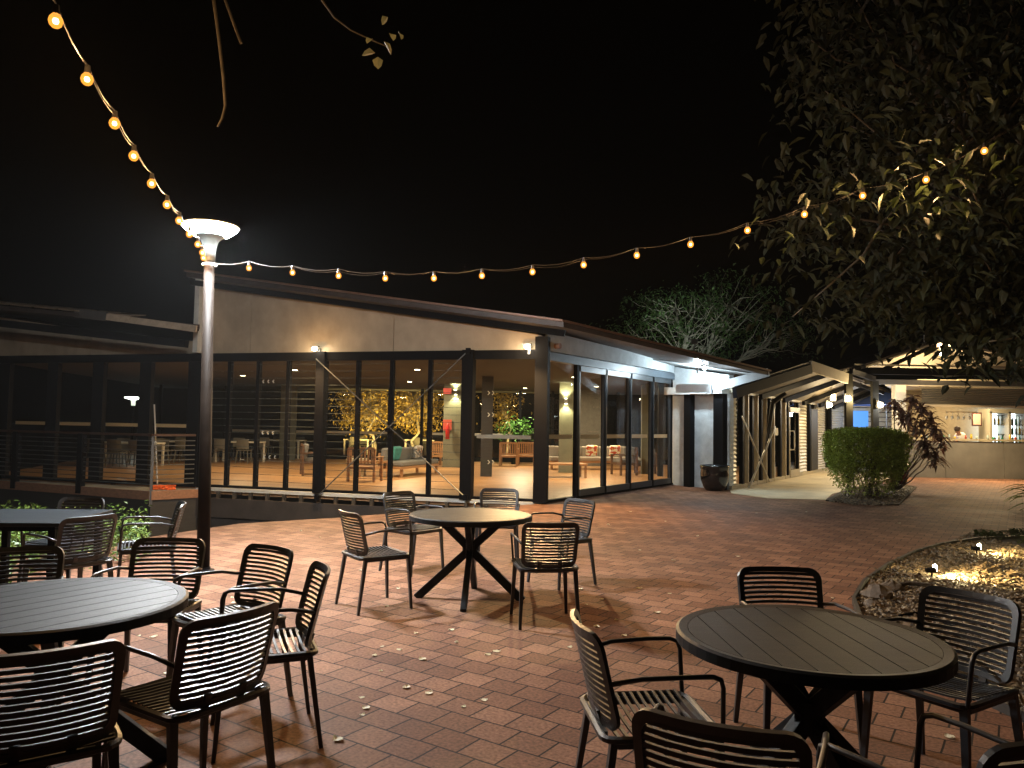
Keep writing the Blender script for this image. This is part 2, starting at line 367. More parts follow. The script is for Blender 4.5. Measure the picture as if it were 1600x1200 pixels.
# glass safety bands
bandm = leaf_mat('safety_band', (.70, .68, .62), (.72, .70, .64), .7, .6)
def band(a, b, n, y0=1.26, y1=1.335, off=-.015):
    q = MB(); q.wall([UP(a+n*off, y0), UP(b+n*off, y0), UP(b+n*off, y1), UP(a+n*off, y1)], n*.004); PB(q, 'safety_band', bandm)
band(onB(745), onB(830), BN)
for a_, b_ in ((857, 895), (908, 938), (947, 977), (986, 1012), (1021, 1043)): band(onR(a_), onR(b_), RN, 1.27, 1.36)
for a_, b_ in ((24, 73), (93, 143), (165, 215), (242, 292)): band(onB(a_), onB(b_), BN, 1.35, 1.43)
# pale concrete beam over the doors, return wall, columns
q = MB(); a, b = A+RN*.02, R1+RN*.02
q.wall([UP(a, HT+.0), UP(b, HT+.0), UP(b, 3.32), UP(a, 3.42)], RN*.05); PB(q, 'concrete_beam', cementg)
wv = (K0-R1); wn = Vector((wv.y, -wv.x, 0)).normalized(); wn = wn if wn.y < 0 else -wn
q = MB(); q.wall([UP(R1, 0), UP(K0, 0), UP(K0, 2.9), UP(R1, 3.2)], -wn*.2); PB(q, 'return_wall', cementg)
angW = math.atan2(wv.y, wv.x)
for f_, w_ in ((.37, .20), (.90, .28)):
    p = R1+wv*f_+wn*.12; q = MB(); q.box((p.x, p.y, 1.3), (w_, .2, 2.6), angW); PB(q, 'column', black)
q = MB(); q.wall([UP(R1+wn*.02, 2.42), UP(K0+wn*.02, 2.42), UP(K0+wn*.02, 2.55), UP(R1+wn*.02, 2.62)], wn*.3); PB(q, 'lintel', white)
q = MB(); c = W(863, 541, A, R1)+RN*.07; q.tube([c, c+RN*.12], .055, 12); PB(q, 'round_fitting', mat('terracotta', (.3, .16, .1), .6), smooth=False)
# roof
P1 = Vector((.95, 14.3, 3.50)); a_ = -.1421; c0 = .0545
def zr(x, y): return P1.z+a_*(x-P1.x)+c0*(y-P1.y)
RL = pT[0]+BD*.2+BN*.7
tip = D(1203, 580, 18.9)
rp = [(RL.x, RL.y), (P1.x, P1.y), (tip.x, tip.y), tuple((K0+KD*1.2-KN*.6)[:2]), tuple((K0+KD*14-KN*.6)[:2]), (-6.5, 34)]
q = MB(); q.slab([(x, y, zr(x, y)) for x, y in rp], .10); PB(q, 'roof', roofm)
# corrugation caps along the front eave, purlins under it
q = MB(); a, b = Vector((RL.x, RL.y, zr(RL.x, RL.y)+.02)), Vector((P1.x, P1.y, zr(P1.x, P1.y)+.02)); q.beam(a+BN*.04, b+BN*.04, .08, .035)
b2 = Vector((tip.x, tip.y, zr(tip.x, tip.y)+.02)); q.beam(b, b2, .08, .035); PB(q, 'gutter', mat('gutter', (.22, .13, .09), .4, metal=.4, noise=.2))
q = MB(); q.beam(a-Vector((0, 0, .22))-BN*.15, b-Vector((0, 0, .22))-BN*.15, .06, .12); PB(q, 'eave_beam', black)
# pale soffit frame of the canopy wedge over the return wall
z1 = lambda p: zr(p.x, p.y)-.12
E0, E1, E2 = D(1058, 607, 19.6), D(1112, 607, 18.7), Vector((tip.x, tip.y, tip.z))
q = MB(); q.beam(E1, Vector((tip.x-.05, tip.y, tip.z-.03)), .1, .20); q.beam(E0, E1, .1, .22)
PB(q, 'fascia', mat('pale_fascia', (.5, .53, .55), .55, noise=.08))
q = MB(); q.slab([Vector((p.x, p.y, zr(p.x, p.y)-.115)) for p in (R1+Vector((-1.1, -1.2, 0)), Vector((tip.x-.25, tip.y+.05, 0)), K0+Vector((.3, .35, 0)), R1)], .03); PB(q, 'soffit', cementg)
# left wing roof with fascia
q = MB(); fa, fb = D(312, 507, 15.8), D(-150, 463, 17.6); q.slab([fa, fb, fb+Vector((-1, 15, .9)), fa+Vector((-6, 16, .9)), fa+Vector((-.75, 1.75, .1))], .08); PB(q, 'roof', roofm)
q = MB(); q.beam(D(170, 495.5, 16.35)+BN*.05, fa+Vector((-.03, 0, -.1))+BN*.05, .05, .14); PB(q, 'fascia', mat('fascia_board', (.42, .34, .25), .6, noise=.2))
q = MB(); q.beam(D(120, 489, 16.6)+BN*.05, D(170, 495, 16.35)+BN*.05, .05, .2); PB(q, 'fascia', mat('fascia_dark', (.09, .085, .08), .6, noise=.2))
q = MB(); q.beam(fb-Vector((0, 0, .38)), fa-Vector((.25, 0, .41)), .12, .16); PB(q, 'eave_beam', black)
q = MB()
for k in range(7):
    t0, t1 = k/7.3, (k+.86)/7.3; p, r_ = fb.lerp(fa, .22+t0*.6), fb.lerp(fa, .22+t1*.6); q.slab([p+Vector((0, 0, .06)), r_+Vector((0, 0, .06)), r_+Vector((0, .7, .17)), p+Vector((0, .7, .17))], .03)
PB(q, 'roof_sheet', mat('roof_sheet_lit', (.30, .22, .15), .5, metal=.3, noise=.2))  # left eave sheets coloured paler for the warm light on them
# ceiling, interior walls, posts of the far side
q = MB(); q.slab([UP(BL, 3.0), UP(A-BN*.15, 3.0), UP(R1-RN*.15, 3.0), UP(K0+Vector((.5, .6, 0)), 3.0), Vector((14, 33, 3.0)), Vector((-16, 35, 3.0))][::1], .04)
PB(q, 'ceiling', mat('ceiling_lining', (.03, .029, .026), .8, noise=.1))
q = MB(); fy = 31.5
for x in [-14.5+i*1.35 for i in range(20)]: q.box((x, fy, 1.75), (.11, .14, 3.5))
PB(q, 'window_frame', black)
q = MB(); q.box((-2, fy, 3.35), (26, .1, .5)); q.box((-2, fy, .1), (26, .1, .2)); PB(q, 'window_frame', black)
q = MB(); q.box((-8.2, fy-.02, 1.12), (6.6, .02, .10)); q.box((-1.6, fy-.02, 1.12), (3.4, .02, .10)); PB(q, 'safety_band', bandm)
q = MB(); q.add([(-15, fy, .2), (11, fy, .2), (11, fy, 3.1), (-15, fy, 3.1)], [(0, 1, 2, 3)]); PB(q, 'glass_pane', glass)
wallm = mat('olive_wall', (.16, .165, .12), .8, noise=.15, nscale=4)
def wallseg(px0, px1, y, z1=3.3, m=wallm, t=.15):
    a, b = D(px0, 650, y), D(px1, 650, y); q = MB(); q.box(((a.x+b.x)/2, y+t/2, z1/2), (b.x-a.x, t, z1)); return PB(q, 'interior_wall', m)
wallseg(693, 731, 27); wallseg(874, 896, 25); wallseg(906, 944, 29.5, m=mat('bar_wall', (.12, .12, .11), .8, noise=.2)); wallseg(1003, 1018, 25)
wallseg(438, 462, 30, m=mat('inner_post', (.10, .105, .085), .8, noise=.2))
# glass balustrade marker posts inside
for px in (1032,):
    a = D(px, 650, 24); q = MB(); q.box((a.x, 24, 1.6), (.15, .2, 3.2)); PB(q, 'column', black)
# bracing rods outside the louvre bays
q = MB(); o_ = BN*.22
c1, c2, c3, c4 = W(502, 562, A, B1)+o_, W(733, 776, A, B1)+o_, W(737, 550, A, B1)+o_, W(503, 775, A, B1)+o_
mid = (c1+c2)/2; q.tube([c1, c2], .013, 6); q.tube([c3, c4], .013, 6)
PB(q, 'brace_rod', steel)
q = MB(); X = W(613, 672, A, B1)+o_
q.lathe([(.0, -.05), (.06, -.03), (.06, .03), (0, .05)], 10, X); 
for c in (c2, c4, c3): q.box(c, (.09, .06, .12), angB)
PB(q, 'brace_joint', black)
# markings on the glass: rows of three small arrow marks
def chevrons(px, py, plane, n, s=.035, flip=-1, num=3, gap=.13, par=None):
    a, b = plane; q = MB(); d = (Vector(b)-Vector(a)).normalized()
    if d.x < 0: d = -d
    for k in range(num):
        c = W(px, py, a, b)+n*.02+d*(k*gap)
        for sg in (1, -1): q.beam(c+d*(s*.5*flip), c-d*(s*.5*flip)+Vector((0, 0, sg*s)), .008, .02)
        if num: pass
    PB(q, 'arrow_marks', white)['kind'] = 'stuff'
chevrons(412, 596, (A, B1), BN); chevrons(411, 676, (A, B1), BN); chevrons(414, 714, (A, B1), BN)
chevrons(764, 614, (onB(733)-BN*6, onB(847)-BN*6), BN, .055, 1, 2, .13); chevrons(764, 648, (onB(733)-BN*6, onB(847)-BN*6), BN, .055, 1, 2, .13); chevrons(764, 722, (onB(733)-BN*6, onB(847)-BN*6), BN, .055, 1, 2, .13)
a = D(762, 650, 22.4); q = MB(); q.box((a.x-.02, 22.55, 1.5), (.34, .08, 3.0)); PB(q, 'column', darkw)

# wall lights on the pavilion
fixm = mat('lamp_housing', (.2, .2, .2), .4, metal=.5)
lensw = emis('flood_lens', (1, .93, .72), 60); lensc = emis('flood_lens_cool', (.8, .93, 1), 60)
def floodlight(p, n, label, lens, e, col, down=.9, sh=.02):
    t = empty('flood_light', p, math.atan2(n.y, n.x)+R(90), label, 'flood light', 'flood lights on the pavilion front')
    q = MB(); q.box((0, -.06, .05), (.16, .12, .035)); q.tube([(0, .12, -.04), (0, .02, .0), (0, -.03, .04)], .014, 6); q.box((0, .1, -.06), (.05, .04, .14)); q.build('housing', fixm, t)
    q = MB(); q.lathe([(0, -.045), (.045, -.03), (.055, 0), (.045, .03), (0, .035)], 12, (0, -.08, 0)); q.build('lens', lens, t, smooth=True)
    light('SPOT', 'flood_beam', p+n*.28+Vector((0, 0, -.02)), e, col, None, .04, rot=(n.x, n.y, -down), spot=R(150), blend=.7)
    light('POINT', 'flood_glow', p+n*(.45 if sh < .1 else .8)+Vector((0, 0, -.05 if sh < .1 else -.35)), e*sh, col, None, .05)
    return t
floodlight(W(502, 547, A, B1)+BN*.2, BN, 'small bright flood light above the left main column of the glass front', lensw, 620, (1, .62, .27), 1.6)
floodlight(W(829, 544, A, B1)+BN*.2, BN, 'small bright flood light on the cement panel near the pavilion corner', lensw, 620, (1, .62, .27), 1.6)
floodlight(W(1024, 558, A, R1)+RN*.3, RN, 'cool white flood light on the pale concrete beam over the folding doors', lensc, 300, (.72, .90, 1), 1.2, .24)
floodlight(D(1096, 575, 18.6), RN, 'cool white flood light under the wedge shaped roof corner', lensc, 75, (.72, .90, 1), 1.2, .14)
# ------------------------------------------------------------------ second building along the path
sec = empty('path_building', K0, 0, 'glass fronted building with corrugated cladding and white braces along the covered path', 'building')
def SB(mb, name, m, par=None, **k):
    o = mb.build(name, m, None, **k); o.data.transform(Matrix.Translation(-K0)); o.parent = par or sec; return o
corr = mat('corrugated_metal', (.50, .46, .36), .45, metal=.3, noise=.12)
def corrugated(a, b, z0, z1, n, name='corrugated_panel', pitch=.09):
    vs = []; fs = []; k = int((z1-z0)/pitch*4)
    for i in range(k+1):
        z = z0+(z1-z0)*i/k; o = n*(.02+.018*math.sin(i*math.pi/2)); vs += [UP(a+o, z), UP(b+o, z)]
    fs = [(2*i, 2*i+1, 2*i+3, 2*i+2) for i in range(k)]
    q = MB(); q.add(vs, fs); q.wall([UP(a, z0), UP(b, z0), UP(b, z1), UP(a, z1)], -n*.1); return SB(q, name, corr)
KH = 2.45
corrugated(onK(1140), onK(1149), 0, KH, KN, pitch=.11); corrugated(onK(1247), onK(1259), 0, KH, KN, pitch=.11)
corrugated(onK(1277), onK(1288), 0, KH, KN); corrugated(onK(1299), onK(1316), 0, KH, KN)
sframe = mat('pale_frame', (.34, .30, .22), .5, noise=.15)
def sbar(px, w_, m=black, d_=.1, h=KH):
    p = onK(px); q = MB(); q.box((p.x+KN.x*.02, p.y+KN.y*.02, h/2), (w_, d_, h), angK); SB(q, 'mullion', m)
for px in (1158, 1173, 1187, 1201, 1217, 1229, 1245, 1263, 1296): sbar(px, .16)
for px in (1163, 1178, 1192, 1204, 1222): sbar(px+1.5, .07, sframe, .14)
q = MB(); a, b = K0, K1+KD*6
q.wall([UP(a, KH), UP(b, KH), UP(b, KH+.22), UP(a, KH+.22)], KN*.12); SB(q, 'header_beam', sframe)
q = MB(); q.wall([UP(a-KN*.1, KH+.22), UP(b-KN*.1, KH+.22), UP(b-KN*.1, KH+.6), UP(a+KD*4-KN*.1, KH+.6), UP(a+KD*1.5-KN*.1, KH+.3)], -KN*.1); SB(q, 'upper_wall', soffit)
q = MB(); q.wall([UP(a, .01), UP(b, .01), UP(b, .1), UP(a, .1)], KN*.08); SB(q, 'sill_beam', sframe)
q = MB(); q.add([UP(onK(1149), .1), UP(onK(1247), .1), UP(onK(1247), KH), UP(onK(1149), KH)], [(0, 1, 2, 3)]); SB(q, 'glass_pane', glass)
q = MB(); a, b = onK(1262)-KN*.3, K1+KD*8-KN*.3; q.wall([UP(a, 0), UP(b, 0), UP(b, KH), UP(a, KH)], -KN*.1); SB(q, 'inner_wall', mat('tan_wall', (.24, .2, .14), .8, noise=.15))
# glazed door leaf with handle
q = MB(); a, b = onK(1230)+KN*.05, onK(1245)+KN*.05
for p in (a, b): q.box((p.x, p.y, 1.15), (.1, .06, 2.26), angK)
q.wall([UP(a, 2.1), UP(b, 2.1), UP(b, 2.26), UP(a, 2.26)], KN*.05); q.wall([UP(a, .03), UP(b, .03), UP(b, .25), UP(a, .25)], KN*.05); door = SB(q, 'door', sframe)
def handle(px):
    h = onK(px)+KN*.12; q = MB(); q.tube([UP(h-KN*.08, 1.5), UP(h, 1.5)+KN*.03, UP(h, 1.4)+KN*.05, UP(h, 1.0)+KN*.05, UP(h, .9)+KN*.03, UP(h-KN*.08, .9)], .02, 6)
    return q
o = SB(handle(1233), 'handle', white, sec); o.parent = door
q = MB(); q.wall([UP(onK(1266), .05), UP(onK(1276), .05), UP(onK(1276), 2.3), UP(onK(1266), 2.3)], KN*.04); d2 = SB(q, 'door', darkw); o = SB(handle(1278), 'handle', white); o.parent = d2
q = MB(); c = W(1209, 680, K0, K1)+KN*.03; q.wall([c, c+KD*.35, c+KD*.35+Vector((0, 0, .22)), c+Vector((0, 0, .22))], KN*.01); SB(q, 'notice_sheet', bandm)
q = MB(); a, b = W(1152, 768, K0, K1)+KN*.25, W(1196, 670, K0, K1)+KN*.25; q.tube([a, b], .028, 6); q.box(b, (.12, .05, .16), angK)
a2, b2_ = W(1150, 650, K0, K1)+KN*.15, W(1194, 752, K0, K1)+KN*.15; q.tube([a2, b2_], .02, 6); SB(q, 'brace_rod', mat('pale_steel', (.5, .48, .42), .4, metal=.4))
q = MB(); a = W(1197, 628, K0, K1)+KN*.2; q.tube([UP(a, a.z), a+KN*.3+Vector((0, 0, .25))+KD*.2], [.09, .06], 8); q.tube([a, W(1192, 700, K0, K1)+KN*.1], [.07, .05], 8); SB(q, 'bracket', darkw)

# canopy over the path
can = empty('path_canopy', K0+KN*2, 0, 'folded roof canopy on dark posts with pale end fascia over the path', 'canopy')
def CB(mb, name, m, **k):
    o = mb.build(name, m, None, **k); o.data.transform(Matrix.Translation(-(K0+KN*2))); o.parent = can; return o
W0 = D(1148, 606, 19.0); RG = D(1266, 569, 21.5); RO = D(1324, 589, 22.6)
L_ = KD*15
q = MB(); q.slab([W0, RG, RG+L_, W0+L_], .06); q.slab([RG, RO, RO+L_, RG+L_], .06); CB(q, 'roof', soffit)
q = MB(); q.slab([W0+Vector((0, 0, .07)), RG+Vector((0, 0, .07)), RG+L_+Vector((0, 0, .07)), W0+L_+Vector((0, 0, .07))], .05); q.slab([RG+Vector((0, 0, .07)), RO+Vector((0, 0, .07)), RO+L_+Vector((0, 0, .07)), RG+L_+Vector((0, 0, .07))], .05); CB(q, 'roof_sheet', roofm)
q = MB(); dz = Vector((0, 0, -.13)); q.beam(W0+dz, RG+dz, .12, .26)
for k in range(5):
    o = KD*(2.6*k+2.4); q.beam(W0+o+dz, RG+o+dz, .1, .14); q.beam(RG+o+dz, RO+o+dz, .1, .14)
CB(q, 'rafter', black)
q = MB(); q.beam(RG+Vector((0, 0, -.05)), RO+Vector((0, 0, -.05))-KN*.0, .08, .3); CB(q, 'fascia', mat('cream_fascia', (.5, .45, .35), .6, noise=.08))
pm = mat('post_paint', (.016, .015, .012), .5, spec=.05, noise=.2)
for px, yb, tz in ((1326, 22.9, 3.25), (1367, 25.2, 3.2)):
    p = D(px, 650, yb); q = MB(); q.box((p.x, p.y, tz/2), (.2, .16, tz)); CB(q, 'post', pm)
q = MB(); p0, p1 = D(1330, 580, 22.9), D(1366, 592, 25.0); q.beam(p0, p1, .1, .16); CB(q, 'tie_beam', black)
# lamps under the canopy
lensy = emis('bulkhead_lens', (1, .82, .48), 14)
def bulkhead(p, label, e=45, s=.13, box=False, col=(1, .76, .40)):
    t = empty('bulkhead_lamp', p, angK, label, 'wall lamp', 'lamps under the path canopy')
    q = MB(); q.box((0, .05, 0), (s*1.5, .05, s*1.3)); q.build('backplate', white if box else fixm, t)
    q = MB()
    if box: q.box((0, -.03, 0), (s*1.3, .1, s*1.1))
    else: q.lathe([(0, -s*.55), (s*.45, -s*.35), (s*.5, 0), (s*.35, s*.3), (0, s*.4)], 12, (0, -.03, 0))
    q.build('lens', lensy, t, smooth=not box, bev=.0)
    light('POINT', 'lamp_glow', p+KN*.3+Vector((0, 0, -.05)), e*1.05, col, None, .06)
bulkhead(W(1214, 607, K0, K1)+KN*.1, 'square lit box lamp above the second building\'s glass door', 55, .3, True)
bulkhead(W(1247, 607, K0, K1)+KN*.1, 'round warm lamp right of the square box lamp', 70, .28)
bulkhead(D(1323, 622, 22.75), 'round warm lamp fixed to the nearer canopy post', 75, .2)
bulkhead(D(1294, 632, 25.5), 'small warm lamp deep under the canopy beside the wall', 60, .2)
bulkhead(D(1374, 632, 25.0), 'white lamp fixed to the farther canopy post', 60, .2, col=(.9, .9, .9))
bulkhead(D(1301, 621, 27.5), 'small pale box lamp hanging under the canopy ridge', 30, .2, True)
# blue shade and pale wall at the far end of the path
q = MB(); a = D(1340, 650, 33); b = D(1385, 650, 33)
q2 = MB()
for k in range(14): q2.box(((a.x+b.x)/2, 33, .25+k*.2), (b.x-a.x+2, .1, .17))
fw = empty('weatherboard_wall', ((a.x+b.x)/2, 33, 0), 0, 'pale slatted wall at the far end of the covered path', 'wall')
o = q2.build('boards', mat('cream_boards', (.5, .45, .33), .6, noise=.1)); o.data.transform(Matrix.Translation((-(a.x+b.x)/2, -33, 0))); o.parent = fw
q = MB(); a = D(1346, 650, 32.6); q.box((0, 0, 0), (.75, .05, .9)); o = q.build('screen', mat('blue_screen', (.05, .2, .5), .4, emit=(.12, .38, 1), es=.45), fw); o.location = (a.x-fw.location.x, -.2, 1.95)
q = MB(); c = D(1385, 630, 31); um = empty('blue_umbrella', (c.x, 31, 0), 0, 'blue shade umbrella open behind the farther canopy post', 'umbrella')
q.lathe([(.03, 3.2), (.4, 3.08), (.9, 2.85), (1.35, 2.6), (1.33, 2.59), (.88, 2.83), (.03, 3.15)], 8); q.build('canopy', mat('blue_canvas', (.08, .16, .5), .8), um)
q = MB(); q.tube([(0, 0, 0), (0, 0, 3.2)], .03, 8); q.build('pole', steel, um)
light('POINT', 'far_end_fill', (c.x-.5, 30.2, 2.2), 60, (.9, .95, 1), None, .1)  # added fill light for the far end of the path, no fitting
# ------------------------------------------------------------------ kiosk bar
ky = 25.9
kc = D(1500, 745, ky); kx0, kx1 = D(1386, 700, ky).x, D(1660, 700, ky).x
kio = empty('kiosk_bar', ((kx0+kx1)/2, ky, 0), 0, 'open kiosk bar with concrete counter, roller shutter and cream gable roof', 'building')
def KB(mb, name, m, par=None, **k):
    o = mb.build(name, m, None, **k); o.data.transform(Matrix.Translation(-kio.location)); o.parent = par or kio; return o
KXM = (kx0+kx1)/2; KW = kx1-kx0
ctop = D(1500, 687, ky).z
for i in range(3):
    w3 = KW/3; q = MB(); q.box((kx0+w3*(i+.5), ky+.15, ctop/2-.03), (w3-.012, .3, ctop-.06)); KB(q, 'counter_front', kioskc)
q = MB(); q.box((KXM+.2, ky+.3, ctop), (KW-.3, .7, .06)); KB(q, 'counter_top', mat('counter_top', (.34, .3, .2), .4, noise=.2))
xs0, xs1 = D(1440, 620, ky).x, D(1640, 620, ky).x; zs0, zs1 = D(1500, 633, ky).z, D(1500, 606, ky).z
vs = []; k = 60
for i in range(k+1):
    z = zs0+(zs1-zs0)*i/k; y = ky+.02*math.sin(i*math.pi/3.2)
    vs += [(xs0, y, z), (xs1, y, z)]
q = MB(); q.add(vs, [(2*i, 2*i+1, 2*i+3, 2*i+2) for i in range(k)]); KB(q, 'roller_shutter', mat('shutter_metal', (.20, .18, .13), .45, metal=.3, noise=.1))
q = MB(); q.box(((xs0+xs1)/2, ky-.02, zs0-.03), (xs1-xs0, .08, .07)); KB(q, 'shutter_rail', mat('cream_rail', (.5, .42, .28), .5))
for a_, b_ in ((1434, 1494), (1496, 1572)):
    a, b = D(a_, 596, ky-.3), D(b_, 596, ky-.3); q = MB(); q.box(((a.x+b.x)/2, ky-.3, a.z), (b.x-a.x, .08, .15)); KB(q, 'light_strip', mat('cream_lit', (.62, .55, .38), .5))
a = D(1407, 650, ky); q = MB(); q.box((a.x, ky+.1, 1.65), (.35, .3, 3.3)); KB(q, 'pillar', mat('cream_paint', (.5, .45, .34), .6, noise=.08))
bz = D(1450, 581, 24.6).z; bx0, bx1 = D(1333, 580, 24.6).x, D(1640, 580, 24.6).x
q = MB(); q.box(((bx0+bx1)/2, 24.6, bz), (bx1-bx0, .16, .22)); KB(q, 'header_beam', black)
q = MB(); q.box(((bx0+bx1)/2, 24.5, bz+.19), (bx1-bx0, .1, .05)); KB(q, 'trim', mat('cream_rail2', (.3, .27, .2), .5))
q = MB(); q.box(((bx0+bx1)/2+.2, 25.4, bz-.3), (bx1-bx0-.8, .16, .16)); KB(q, 'header_beam', darkw)
# gable roof, lining seen from below
gp = [D(1352, 572, 24.2), D(1470, 532, 24.2), D(1640, 566, 24.2)]
off = Vector((.6, 7, 0)); crm = mat('cream_lining', (.34, .30, .23), .6, noise=.06)
q = MB(); q.slab([gp[0], gp[1], gp[1]+off, gp[0]+off], .06); q.slab([gp[1], gp[2], gp[2]+off, gp[1]+off], .06); KB(q, 'roof', crm)
q = MB(); q.slab([p+Vector((0, 0, .07)) for p in (gp[0], gp[1], gp[1]+off, gp[0]+off)], .05); q.slab([p+Vector((0, 0, .07)) for p in (gp[1], gp[2], gp[2]+off, gp[1]+off)], .05); KB(q, 'roof_sheet', roofm)
q = MB(); q.wall([gp[0]+Vector((.2, 2, -.02)), gp[1]+Vector((.2, 2, -.08)), gp[2]+Vector((0, 2, -.02))], (0, .1, 0)); KB(q, 'gable_wall', crm)
q = MB(); q.beam(gp[1]+Vector((.0, .4, -.12)), D(1378, 578, 24.6), .1, .12); KB(q, 'rafter', black)
# back wall and fridges
bwx = D(1400, 650, 29.2).x; q = MB(); q.box(((bwx+kx1+2)/2, 29.2, 1.6), (kx1+2-bwx, .15, 3.2)); KB(q, 'back_wall', mat('kiosk_wall', (.26, .22, .15), .8, noise=.15))
q = MB(); q.slab([(kx0, ky+.1, 3.15), (kx1+.5, ky+.1, 3.15), (kx1+.5, 29.2, 3.15), (bwx, 29.2, 3.15)], .05); KB(q, 'ceiling', crm)
fy0 = 28.4
fr = empty('drinks_fridge', (D(1568, 680, fy0).x, fy0, 0), 0, 'lit two door glass fridge full of green and yellow bottles behind the bar', 'fridge')
fx0, fx1 = D(1540, 680, fy0).x-fr.location.x, D(1598, 680, fy0).x-fr.location.x
ft, fb_ = D(1568, 646, fy0).z, .85
q = MB(); q.box(((fx0+fx1)/2, .35, (ft+fb_)/2), (fx1-fx0, .04, ft-fb_)); q.build('back', emis('fridge_light', (.85, .97, 1), 2.6), fr)
q = MB(); mx = (fx0+fx1)/2
for x in (fx0, mx, fx1): q.box((x, 0, (ft+fb_)/2), (.09, .7, ft-fb_+.1))
q.box((mx, 0, ft+.08), (fx1-fx0+.1, .7, .16)); q.box((mx, 0, fb_/2), (fx1-fx0+.1, .7, fb_)); q.build('cabinet', mat('fridge_body', (.4, .38, .3), .5), fr)
q = MB()
for z in (1.15, 1.5, 1.85, 2.2): 
    if z < ft: q.box((mx, .1, z), (fx1-fx0, .4, .02))
q.build('shelf', steel, fr)
bott = [mat('bottle_green', (.03, .30, .12), .2), mat('bottle_yellow', (.6, .42, .05), .2), mat('bottle_clear', (.4, .5, .5), .2), mat('bottle_red', (.4, .05, .03), .2)]
def bottle(p, m, label, group, s=1):
    q = MB(); q.lathe([(0, 0), (.033*s, .002), (.033*s, .15*s), (.014*s, .2*s), (.013*s, .27*s), (0, .272*s)], 8, (0, 0, 0)); o = q.build('bottle', m, None, smooth=True); o.location = p
    return tag(o, label, 'bottle', group)
r_ = random.Random(3)
bl = ['green bottle standing on a shelf inside the lit fridge', 'yellow bottle standing on a shelf inside the lit fridge', 'clear bottle standing on a shelf inside the lit fridge', 'red bottle standing on a shelf inside the lit fridge']
for z in (1.16, 1.51, 1.86):
    n_ = 10
    for k in range(n_):
        i = r_.choice((0, 0, 0, 1, 2, 2, 3)) if z != 1.86 else r_.choice((0, 1, 2))
        x = fr.location.x+fx0+.1+(fx1-fx0-.2)*k/(n_-1)
        if z == 1.51 and .2 < k/(n_-1) < .55: continue
        bottle((x, fy0+.02, z), bott[i], bl[i], 'bottles in the fridge', 1.25)
# framed notice, hanging glasses, taps
c = D(1526, 655, 28.2); fm = empty('framed_notice', c, 0, 'dark framed pink notice hanging left of the lit fridge', 'notice')
q = MB(); q.box((0, 0, 0), (.36, .03, .5)); q.build('frame', mat('maroon_frame', (.06, .02, .02), .5), fm)
q = MB(); q.box((0, -.02, .0), (.28, .01, .40)); q.build('sheet', mat('pink_sheet', (.7, .45, .36), .6), fm)
r_ = D(1498, 649, 26.6)
rk = empty('glass_rack', r_, 0, 'overhead rack of hanging wine glasses above the counter', 'rack')
q = MB(); q.box((0, 0, .12), (1.1, .3, .03)); q.build('shelf', mat('cream_rail3', (.5, .4, .25), .5), rk)
gm = mat('stemware', (.6, .6, .55), .15)
for k in range(5):
    t = MB(); t.lathe([(.0, 0), (.04, .0), (.006, .02), (.006, .1), (.045, .16), (.04, .25)], 10); o = t.build('wine_glass', gm, None, smooth=True)
    o.rotation_euler = (R(180), 0, 0); o.location = (r_.x-.42+k*.2, 26.6, r_.z+.10); tag(o, 'upside down wine glass hanging from the overhead rack', 'wine glass', 'hanging wine glasses')
for k in range(14):
    x = D(1440+k*11.5, 690, 26.0).x; q = MB(); h = .08+.09*((k*7) % 5)/4
    q.lathe([(0, 0), (.035, 0), (.03+.01*(k % 2), h*.6), (.02, h), (0, h)], 8); o = q.build('condiment_jar', bott[(1, 2, 2, 0, 2, 1, 3)[k % 7]], None, smooth=True)
    o.location = (x, ky+.1+.1*(k % 3), ctop+.031)
    tag(o, 'small %s jar standing on the kiosk counter' % ('yellow', 'clear', 'clear', 'green', 'clear', 'yellow', 'red')[k % 7], 'jar', 'jars on the kiosk counter')
light('AREA', 'kiosk_ceiling_light', (KXM+.8, 27.4, 3.05), 100, AMB, None, rot=(0, 0, -1), size=.8)
light('AREA', 'kiosk_ceiling_light', (KXM-2.3, 27.2, 3.05), 30, AMB, None, rot=(0, 0, -1), size=.8)
def rope_bulb(p, label, e, r=.06):
    t = empty('pendant_bulb', p, 0, label, 'lamp', 'lamps under the kiosk roof')
    q = MB(); q.lathe([(0, -r), (r*.7, -r*.7), (r, 0), (r*.7, r*.7), (0, r)], 12); q.build('bulb', MATS['pend'], t, smooth=True)
    q = MB(); q.tube([(0, 0, r), (0, 0, r+.25)], .02, 6); q.build('socket', white, t)
    light('POINT', 'pendant_light', p+Vector((0, -.12, -.1)), e, AMB, None, .05)
emis('pend', (1, .85, .55), 25)
rope_bulb(D(1470, 553, 24.9), 'right bulb under the cream kiosk gable', 110); rope_bulb(D(1444, 538, 25.4), 'left bulb high in the cream kiosk gable', 60)
light('AREA', 'kiosk_strip_light', (KXM, 24.4, bz-.25), 190, AMB, None, rot=(-.15, -.5, -1), size=.5)
